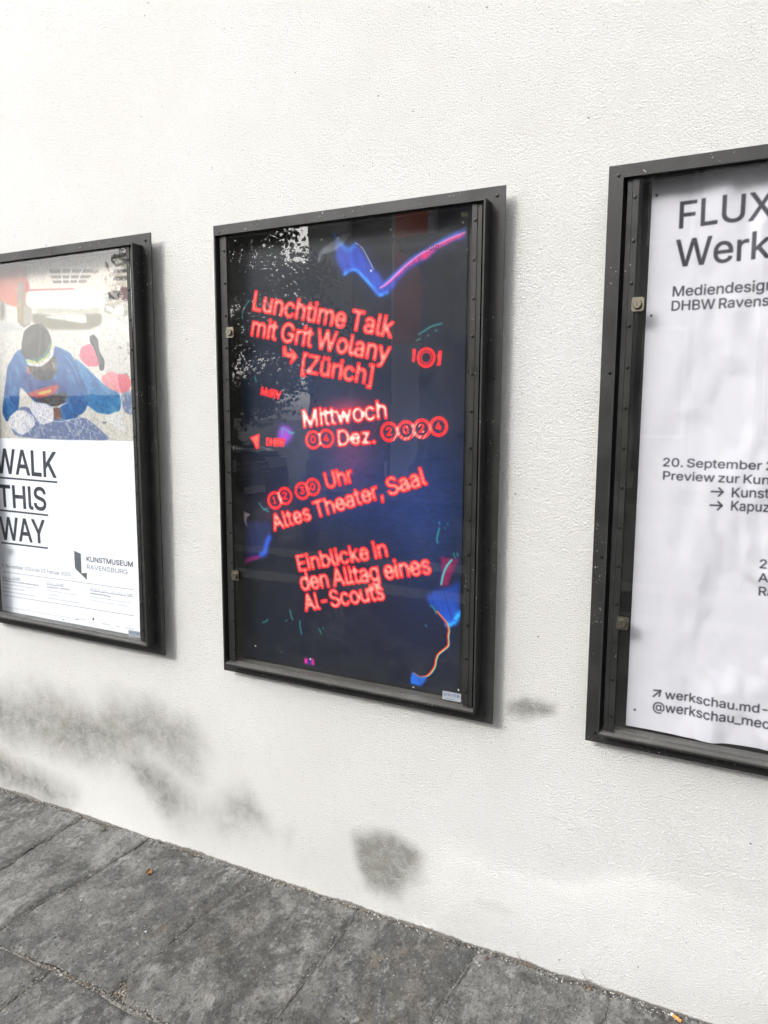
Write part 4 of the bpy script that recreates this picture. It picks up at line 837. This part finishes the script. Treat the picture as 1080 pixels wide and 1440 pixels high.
def make_case(x,z,label,lettering,locks,label_sticker):
    root=empty('display_case',(x,0,z)); tag(root,label,'display case','framed poster cases on the wall')
    bm=bmesh.new(); ring(bm,0,Wd,0,Hd,.037,-.0315,-.035); finish(bm,'flange',m_frame,root,bevel=.0007)
    bm=bmesh.new(); ring(bm,.034,Wd-.034,.034,Hd-.034,.004,-.0352,-.075); finish(bm,'lip',m_frame,root,bevel=.0012)
    bm=bmesh.new(); ring(bm,.030,Wd-.030,.030,Hd-.030,.0065,.0,-.0313); finish(bm,'case_body',m_frame,root)
    bm=bmesh.new(); box(bm,.0372,Wd-.0372,-.009,-.002,.0372,Hd-.0372); finish(bm,'back_board',m_black,root)
    # door: outer thin rails, screw strips, slim top and bottom rails
    for s in(0,1):
        f_=lambda q:(Wd-q if s else q); e=lambda a,b:(min(f_(a),f_(b)),max(f_(a),f_(b)))
        a,b=e(.0455,.0555); bm=bmesh.new(); box(bm,a,b,-.064,-.046,.0465,Hd-.0385); finish(bm,'door_rail',m_rail,root,bevel=.0008)
        a,b=e(.0565,.0690); bm=bmesh.new(); box(bm,a,b,-.0662,-.0642,.0465,Hd-.0385); finish(bm,'screw_strip',m_rail,root,bevel=.0005)
    bm=bmesh.new(); box(bm,.0557,Wd-.0557,-.0600,-.048,Hd-.0455,Hd-.0384); finish(bm,'top_rail',m_rail,root,bevel=.0006)
    bm=bmesh.new(); box(bm,.0388,Wd-.0388,-.0735,-.020,.0382,.0425); box(bm,.0557,Wd-.0557,-.0600,-.048,.0427,.0475); finish(bm,'bottom_ledge',m_ledge,root,bevel=.0006)
    bm=bmesh.new(); box(bm,.0560,Wd-.0560,-.0638,-.0605,.0478,Hd-.0386); pane=finish(bm,'window_pane',m_glass,root)
    if lettering: text_mesh('lettering',[('Städtische Galerie',GL[0],GL[1],.0141,1),('Ravensburg',GL[3],GL[4],.0143,1)],-.0642,m_vinyl,pane)
    for k in range(14):
        for uu in(.0620,Wd-.0620): link('screw',SM,root,(uu+random.uniform(-.0006,.0006),-.0660,.0835+.0868*k+random.uniform(-.0008,.0008)))
    for uu,vv in((.0205,1.2692),(.426,1.2685),(Wd-.0205,1.2692),(.0195,.855),(.0195,.442),(Wd-.0195,.855),(Wd-.0195,.442),(.0215,.0225),(Wd-.0215,.0235),(.426,.0125)): link('screw',SM,root,(uu,-.0348,vv))
    for lv in locks:
        bm=bmesh.new(); pr=[]; 
        for cx_,cz_,a0 in((.008,.010,0),(-.008,.010,90),(-.008,-.010,180),(.008,-.010,270)):
            for q in range(4): a=math.radians(a0+q*30); pr.append((.0775+cx_+.0045*math.cos(a),lv+cz_+.0045*math.sin(a)))
        fr_=[bm.verts.new((a,-.0695,b)) for a,b in pr]; bk=[bm.verts.new((a,-.0665,b)) for a,b in pr]; bm.faces.new(fr_)
        for i in range(len(pr)): j=(i+1)%len(pr); bm.faces.new((fr_[i],fr_[j],bk[j],bk[i]))
        lk=finish(bm,'lock',m_steel,root)
        bm=bmesh.new(); lathe(bm,[(.0092,-.0695),(.0092,-.0745),(.0084,-.0755),(.0066,-.0755),(.0063,-.0748)],.0765,lv); finish(bm,'lock_cylinder',m_steel,lk,smooth=False)
        bm=bmesh.new(); box(bm,.0758,.0772,-.0752,-.0749,lv-.004,lv+.004); finish(bm,'keyhole',m_hole,lk)
    if label_sticker:
        bm=bmesh.new(); box(bm,.727,.777,-.0646,-.0641,.0535,.0755); st2=finish(bm,'maker_label',m_lab,root)
        text_mesh('lettering',[('MAYER',(.7305,.0635),(.7735,.0640),.0082,1)],-.0650,m_labt,st2)
        bm=bmesh.new(); box(bm,.735,.765,-.0650,-.0647,.0568,.0578); finish(bm,'label_line',m_labt,st2)
    return root
make_case(-.2355-Wd,.66586,'dark grey poster case at the left edge, around the pale museum poster',False,(.9923,.305),True)
make_case(0,.65881,'dark grey poster case in the middle, around the night-blue poster with red lettering',True,(.9923,.3063),True)
make_case(1.08034,.66649,'dark grey poster case cut by the right edge, around the wrinkled white poster',False,(.9943,.3036),False)
pm=paper_mat('night_print',iM,.35); pl_=paper_mat('museum_print',iL,.5); pr_=paper_mat('white_print',iR,.6)
pr_.node_tree.nodes['Principled BSDF'].inputs['Subsurface Weight'].default_value=0
o=paper_obj('poster',cM,pm,(0,0,.65881),.0675,.047,.752,1.2515,lambda U,V:.0015*(fbm(U,V,4,2,3)),.02)
tag(o,'dark night-blue poster with glowing red tilted Lunchtime Talk lettering in the middle case','poster')
def wrinkle(U,V):
    a=fbm(U*2.3,V*.8,4.2,3,21); b=np.abs(fbm(U*2.0+V*.5,V*.9-U*.3,7,3,5)-.5)
    return .0015+.045*(a-.5)*np.clip((U-.088)/.15,0,1)*.9-.030*b*np.clip((U-.1)/.2,0,1)+.010
o=paper_obj('poster',cR,pr_,(1.08034,0,.66649),.0885,.048,.765,1.2525,lambda U,V:np.clip(.010+1.05*(wrinkle(U,V)-.010),0,.045),.006,-.010)
# slightly ragged lower edge
me=o.data
for v in me.vertices:
    if v.co.z<.0485: v.co.z+=.0018*math.sin(v.co.x*17)+.0008*math.sin(v.co.x*41)
tag(o,'wrinkled white poster with black FLUX Werkschau lettering in the right case','poster')
o=paper_obj('poster',cL,pl_,(-.2355-Wd,0,.66586),.03-.04+.045,.038,.7345,1.2515,None,.05)
bmv=o.data
for v in bmv.vertices: v.co.x+=.0115*(v.co.z-.64)/.6 if v.co.x>.3 else 0
tag(o,'pale museum poster with a photo of a man in blue and WALK THIS WAY','poster')
# ================================================================ SMALL THINGS ON THE PAVING
m_leaf=mat('dry_leaf',(.42,.20,.07),.7); k=N(m_leaf); k.col(k.mix(k.noise(300,3),(.30,.13,.045),(.52,.29,.11)))
def leaf(x,y,s,rz,m,label,h=.5,name='dry_leaf'):
    bm=bmesh.new(); out=[(0,-1),(.35,-.75),(.3,-.5),(.75,-.35),(.5,-.1),(.8,.25),(.4,.3),(.35,.7),(0,1.1),(-.3,.7),(-.45,.35),(-.85,.3),(-.5,-.05),(-.7,-.4),(-.3,-.5),(-.3,-.8)]
    c0=bm.verts.new((0,0,.12*s*h)); vs=[bm.verts.new((a*s,b*s,s*h*(abs(a)*.55+.25*math.sin(b*3+a)+.18))) for a,b in out]
    for i in range(len(vs)): bm.faces.new((c0,vs[i],vs[(i+1)%len(vs)]))
    bmesh.ops.solidify(bm,geom=bm.faces[:],thickness=.0004)
    o=finish(bm,name,m,None,True,(x,y,gz(x)+.003)); o.rotation_euler=(.1,.05,rz); return tag(o,label,'leaf')
leaf(-.219,-.153,.0145,.9,m_leaf,'small curled orange-brown dry leaf lying on the slate below the damp stain')
leaf(1.114,-.026,.0095,2.1,mat('pale_leaf',(.46,.34,.22),.7),'pale crumpled leaf scrap at the wall foot near the bottom right corner',.9)
leaf(-.165,-.016,.007,.2,mat('tan_leaf',(.36,.25,.15),.7),'tiny tan leaf scrap against the wall foot beside the orange leaf',1.3)
leaf(.853,-.036,.0055,.2,mat('red_leaf',(.28,.10,.07),.7),'tiny dark red leaf crumb on the slate below the round grey stain',.8)
def tube(bm,pts,r0,r1,n=6):
    P=[Vector(p) for p in pts]; R=[]
    for i,p in enumerate(P):
        d=(P[min(i+1,len(P)-1)]-P[max(i-1,0)]).normalized(); a=d.orthogonal().normalized(); b=d.cross(a); rr=r0+(r1-r0)*i/(len(P)-1)
        R.append([bm.verts.new(p+rr*(a*math.cos(t*6.2832/n)+b*math.sin(t*6.2832/n))) for t in range(n)])
    for i in range(len(R)-1):
        for t in range(n): bm.faces.new((R[i][t],R[i][(t+1)%n],R[i+1][(t+1)%n],R[i+1][t]))
    bm.faces.new(R[0]); bm.faces.new(R[-1])
m_twig=mat('twig_brown',(.10,.06,.05),.8)
for (pts_,lab) in(([(.945,-.016,.017),(.94,-.014,.027),(.932,-.013,.034),(.925,-.011,.045)],'thin dark twig leaning on the wall foot below the right-hand case gap'),
    ([(1.118,-.02,.022),(1.105,-.016,.034),(1.098,-.014,.045),(1.088,-.011,.058)],'thin reddish twig leaning on the wall behind the pale leaf scrap'),
    ([(.62,-.10,.0155),(.635,-.085,.0165),(.65,-.072,.0155)],'short dark twig lying flat on the slate under the round grey stain')):
    bm=bmesh.new(); tube(bm,pts_,.0009,.0004); x,y,z=pts_[1]
    if len(pts_)>3: tube(bm,[pts_[1],(x+.008,y-.004,z+.006),(x+.012,y-.002,z+.012)],.0006,.0003)
    tag(finish(bm,'twig',m_twig),lab,'twig')
ct=empty('cigarette_butt',(1.318,-.030,gz(1.318)+.0085),math.radians(-28)); tag(ct,'orange cigarette butt lying by the hole at the foot of the wall','cigarette butt')
bm=bmesh.new(); tube(bm,[(-.011,0,0),(0,0,0),(.010,0,0)],.0038,.0037,12); finish(bm,'filter',mat('filter_orange',(.62,.27,.07),.7),ct,True)
bm=bmesh.new(); tube(bm,[(-.016,0,0),(-.0112,0,0)],.0036,.0038,12); finish(bm,'paper_stub',mat('paper_white',(.65,.62,.56),.8),ct,True)
def pebble(x,y,a,b,c,col,lab):
    bm=bmesh.new(); bmesh.ops.create_icosphere(bm,subdivisions=3,radius=1)
    for v in bm.verts:
        n_=fbm(np.array(v.co.x+5),np.array(v.co.y+v.co.z*.7+3),1.3,3,2); v.co=Vector((v.co.x*a,v.co.y*b,v.co.z*c))*(.8+.4*float(n_))
    o=finish(bm,'pebble',mat('pebble_stone',col,.7),None,True,(x,y,gz(x)+c*.8)); tag(o,lab,'pebble')
pebble(-.55,-.042,.017,.011,.007,(.10,.10,.08),'dark oval pebble lying on the slate near the wall at the left')
pebble(-.30,-.345,.0042,.0036,.003,(.35,.33,.30),'small pale pebble on the brownish slab left of the middle')
pebble(-.028,-.36,.0038,.003,.0026,(.4,.4,.38),'small whitish pebble on the slab below the orange leaf')
# ================================================================ ACROSS THE STREET (seen mirrored in the panes)
m_fac=mat('grey_plaster',(.7,.7,.72),.9); k=N(m_fac); k.col(k.mix(k.noise(3,5),(.66,.67,.69),(.76,.76,.77)))
m_pil=mat('light_stone',(.66,.65,.62),.85); m_dark=mat('blue_grey_plaster',(.12,.13,.16),.8); m_roof=mat('roof_tile',(.14,.07,.05),.8)
m_win=mat('dark_window',(.02,.022,.025),.08,spec=.8)
bd=empty('town_house',(-1,-13.6,0)); tag(bd,'grey plastered house with stone pilasters across the street','building')
bm=bmesh.new(); box(bm,-7.4,9,-8,0,-.6,8.5); finish(bm,'wall',m_dark,bd)
xx=-7.3
i=0
while xx<8.6:
    bm=bmesh.new(); box(bm,xx,xx+1.05,.002,.22,-.3,7.9); box(bm,xx-.06,xx+1.11,.002,.30,-.3,.35); box(bm,xx-.08,xx+1.13,.002,.34,7.6,7.95); finish(bm,'pilaster',m_fac if i%3 else m_pil,bd,bevel=.01)
    if xx>-4.5:
        for zz in(1.0,4.6):
            bm=bmesh.new(); ring(bm,xx+1.17,xx+1.99,zz,zz+2.1,.07,.003,.09); wf=finish(bm,'window',m_pil,bd)
            bm=bmesh.new(); box(bm,xx+1.24,xx+1.92,.004,.03,zz+.07,zz+2.03); finish(bm,'pane',m_win,wf)
    xx+=2.1; i+=1
bm=bmesh.new(); box(bm,-7.5,9.1,-8,.36,7.96,8.3); finish(bm,'cornice',m_pil,bd,bevel=.02)
bm=bmesh.new(); vs=[bm.verts.new(q) for q in((-7.6,.5,8.31),(9.2,.5,8.31),(9.2,-8.2,8.31),(-7.6,-8.2,8.31),(-7.6,-3.9,11),(9.2,-3.9,11))]
for q in((0,1,5,4),(3,4,5,2),(0,4,3),(1,2,5),(0,3,2,1)): bm.faces.new([vs[j] for j in q])
finish(bm,'roof',m_roof,bd)
# banner and column
bn=empty('banner',(-4.5,-10.9,2.1)); tag(bn,'tall reddish-brown hanging banner across the street','banner')
m_red=mat('banner_cloth',(.75,.16,.09),.8)
X2,Z2=np.meshgrid(np.linspace(-.33,.33,12),np.linspace(.6,4.4,24)); me=grid_mesh('cloth',X2,.03*np.sin(X2*14+Z2*.8),Z2); me.materials.append(m_red); link('cloth',me,bn)
bm=bmesh.new(); tube(bm,[(-.42,0,-2.4),(-.42,0,1),(-.42,0,4.5)],.035,.03,10); finish(bm,'pole',m_dark,bn,True)
bm=bmesh.new(); tube(bm,[(-.42,0,4.42),(.36,0,4.42)],.015,.015,8); finish(bm,'arm',m_dark,bn,True)
cl=empty('stone_column',(-3.4,-9.6,.25)); cl.scale=(1.08,1.08,1.08); tag(cl,'dark stone column with carved capital across the street','column')
def latz(bm,prof,n=24):
    R=[[bm.verts.new((rr*math.cos(a*6.2832/n),rr*math.sin(a*6.2832/n),z)) for a in range(n)] for rr,z in prof]
    for i in range(len(R)-1):
        for a in range(n): bm.faces.new((R[i][a],R[i][(a+1)%n],R[i+1][(a+1)%n],R[i+1][a]))
    bm.faces.new(R[0]); bm.faces.new(R[-1])
m_col=mat('weathered_stone',(.13,.125,.11),.8)
bm=bmesh.new(); latz(bm,[(.30,.42),(.27,.55),(.26,1.5),(.23,3.0)]); finish(bm,'shaft',m_col,cl,True)
bm=bmesh.new(); box(bm,-.42,.42,-.42,.42,-.2,.2); latz(bm,[(.40,.203),(.42,.27),(.34,.36),(.31,.417)]); finish(bm,'base',m_col,cl,bevel=.01)
bm=bmesh.new(); latz(bm,[(.24,3.003),(.29,3.04),(.25,3.1),(.27,3.2),(.42,3.42)]); box(bm,-.45,.45,-.45,.45,3.424,3.6); finish(bm,'capital',m_col,cl,bevel=.01)
# parked van, nose towards +X
vn=empty('parked_van',(-8.0,-7.6,-.23)); tag(vn,'black van parked along the street opposite, mirrored in the middle pane','van')
m_van=mat('black_car_paint',(.012,.013,.015),.15,spec=.8); m_tyre=mat('tyre_rubber',(.02,.02,.02),.8); m_rim=mat('alloy',(.5,.5,.5),.3,1); m_hl=mat('headlight_glass',(.6,.6,.62),.1); m_chr=mat('chrome',(.75,.75,.76),.12,1); m_plate=mat('plate_white',(.7,.7,.68),.4)
prof=[(-2.45,.35),(2.28,.30),(2.42,.42),(2.44,.68),(2.38,.92),(2.2,1.06),(1.55,1.20),(1.35,1.26),(.62,1.86),(.3,1.93),(-2.1,1.93),(-2.36,1.84),(-2.46,1.1)]
bm=bmesh.new(); L_=[]
for yy,sc in((-.97,.0),(-.90,1),(.90,1),(.97,.0)):
    L_.append([bm.verts.new((x*(1 if abs(yy)<.95 else .985),yy*(1-.13*max(0,(z-1.15)/.8)),z if abs(yy)<.95 else .35+(z-.35)*.93+.02)) for x,z in prof])
for a in range(3):
    for q in range(len(prof)): bm.faces.new((L_[a][q],L_[a][(q+1)%len(prof)],L_[a+1][(q+1)%len(prof)],L_[a+1][q]))
bm.faces.new(L_[0]); bm.faces.new(L_[-1]); body=finish(bm,'body',m_van,vn,True,bevel=.015)
bm=bmesh.new(); vs=[bm.verts.new(q) for q in((1.33,-.80,1.285),(1.33,.80,1.285),(.66,.70,1.84),(.66,-.70,1.84))]; bm.faces.new(vs)
for v in vs: v.co.x+=.03; v.co.z+=.02
bmesh.ops.solidify(bm,geom=bm.faces[:],thickness=.01); finish(bm,'windscreen',m_win,vn)
for sy in(-1,1):
    bm=bmesh.new(); vs=[bm.verts.new(q) for q in((1.15,sy*.985,1.25),(.55,sy*.90,1.78),(-.4,sy*.90,1.78),(-.4,sy*.985,1.25))]; bm.faces.new(vs); bmesh.ops.solidify(bm,geom=bm.faces[:],thickness=.01); finish(bm,'side_window',m_win,vn)
    bm=bmesh.new(); vs=[bm.verts.new(q) for q in((-.5,sy*.985,1.25),(-.5,sy*.90,1.78),(-2.2,sy*.90,1.78),(-2.25,sy*.985,1.25))]; bm.faces.new(vs); bmesh.ops.solidify(bm,geom=bm.faces[:],thickness=.01); finish(bm,'side_window',m_win,vn)
    bm=bmesh.new(); box(bm,2.30,2.435,sy*.62-.2,sy*.62+.2,.80,.97); finish(bm,'headlight',m_hl,vn,bevel=.03)
    bm=bmesh.new(); box(bm,1.0,1.22,sy*1.08-.09,sy*1.08+.09,1.2,1.38); finish(bm,'mirror',m_van,vn,bevel=.03)
    for wx in(1.5,-1.55):
        bm=bmesh.new(); R=[[bm.verts.new((wx+rr*math.cos(a*6.2832/24),sy*y_,.34+rr*math.sin(a*6.2832/24))) for a in range(24)] for rr,y_ in((.2,.985),(.32,.99),(.34,.95),(.34,.78),(.2,.76))]
        for i in range(4):
            for a in range(24): bm.faces.new((R[i][a],R[i][(a+1)%24],R[i+1][(a+1)%24],R[i+1][a]))
        wh=finish(bm,'wheel',m_tyre,vn,True)
        bm=bmesh.new(); R=[[bm.verts.new((wx+rr*math.cos(a*6.2832/20),sy*y_,.34+rr*math.sin(a*6.2832/20))) for a in range(20)] for rr,y_ in((.205,.98),(.16,.95),(.05,.97),(.001,.975))]
        for i in range(3):
            for a in range(20): bm.faces.new((R[i][a],R[i][(a+1)%20],R[i+1][(a+1)%20],R[i+1][a]))
        finish(bm,'rim',m_rim,wh)
bm=bmesh.new()
for zz in(.66,.74,.82,.90): box(bm,2.40,2.455,-.38,.38,zz,zz+.025)
gr=finish(bm,'grille',m_chr,vn)
bm=bmesh.new()
for a in range(3): 
    an=math.radians(90+120*a); tube(bm,[(2.47,0,.80),(2.47,.075*math.cos(an),.80+.075*math.sin(an))],.009,.004,6)
pp=[(2.47,.085*math.cos(a*6.2832/24),.80+.085*math.sin(a*6.2832/24)) for a in range(25)]; tube(bm,pp,.007,.007,6); finish(bm,'badge',m_chr,gr)
bm=bmesh.new(); box(bm,2.43,2.45,-.26,.26,.44,.55); finish(bm,'number_plate',m_plate,vn)
# tree
m_bark=mat('bark',(.10,.08,.06),.9); m_lf=[mat('leaf_green',(.045,.075,.025),.7),mat('leaf_dark',(.03,.05,.02),.7),mat('leaf_autumn',(.16,.12,.04),.7)]
def tree(x,y,h,rad,label,seed):
    rd=random.Random(seed); t=empty('street_tree',(x,y,-.25)); tag(t,label,'tree','trees along the far kerb')
    bm=bmesh.new(); tube(bm,[(0,0,0),(.04,.02,.8),(-.03,.03,1.8),(.02,0,h*.55),(0,0,h*.8)],.17,.06,10); tk=finish(bm,'trunk',m_bark,t,True)
    cl_=[]
    for k in range(9):
        a=rd.random()*6.28; z0=rd.uniform(1.5,h*.6); L=rd.uniform(.6,1)*rad; e=(L*math.cos(a),L*math.sin(a),z0+rd.uniform(.5,1.3)); bm=bmesh.new(); tube(bm,[(0,0,z0),(e[0]*.5,e[1]*.5,z0+.5),e],.05,.015,6); finish(bm,'limb',m_bark,t,True); cl_.append(e)
    for k in range(70):
        a=rd.random()*6.28; zz=rd.uniform(1.7,h); q=1-abs((zz-(1.7+h)/2)/((h-1.7)/2))**2.2; rr=rad*math.sqrt(rd.random())*max(q,.15)**.5; cl_.append((rr*math.cos(a),rr*math.sin(a),zz))
    n=32000; ii=np.array([rd.randrange(len(cl_)) for _ in range(n)]); P=np.array(cl_)[ii]+np.random.RandomState(seed).randn(n,3)*np.array([.28,.28,.22])
    rs=np.random.RandomState(seed+1); A=rs.randn(n,3); A/=np.linalg.norm(A,axis=1)[:,None]; B=np.cross(A,rs.randn(n,3)); B/=np.linalg.norm(B,axis=1)[:,None]; s=rs.uniform(.028,.062,n)[:,None]
    V=np.stack([P+A*s*1.3,P+B*s*.7,P-A*s*1.3,P-B*s*.7],1).reshape(-1,3)
    me=bpy.data.meshes.new('crown'); me.vertices.add(4*n); me.vertices.foreach_set('co',V.ravel().astype(np.float32)); me.loops.add(4*n); me.loops.foreach_set('vertex_index',np.arange(4*n,dtype=np.int32)); me.polygons.add(n); me.polygons.foreach_set('loop_start',np.arange(0,4*n,4,dtype=np.int32)); me.update(calc_edges=True)
    for m in m_lf: me.materials.append(m)
    me.polygons.foreach_set('material_index',rs.choice(3,n,p=[.5,.38,.12]).astype(np.int32)); o=link('crown',me,t); o['kind']='stuff'
tree(-8.7,-10.9,6.0,2.0,'dense leafy tree behind the parked van across the street',5)
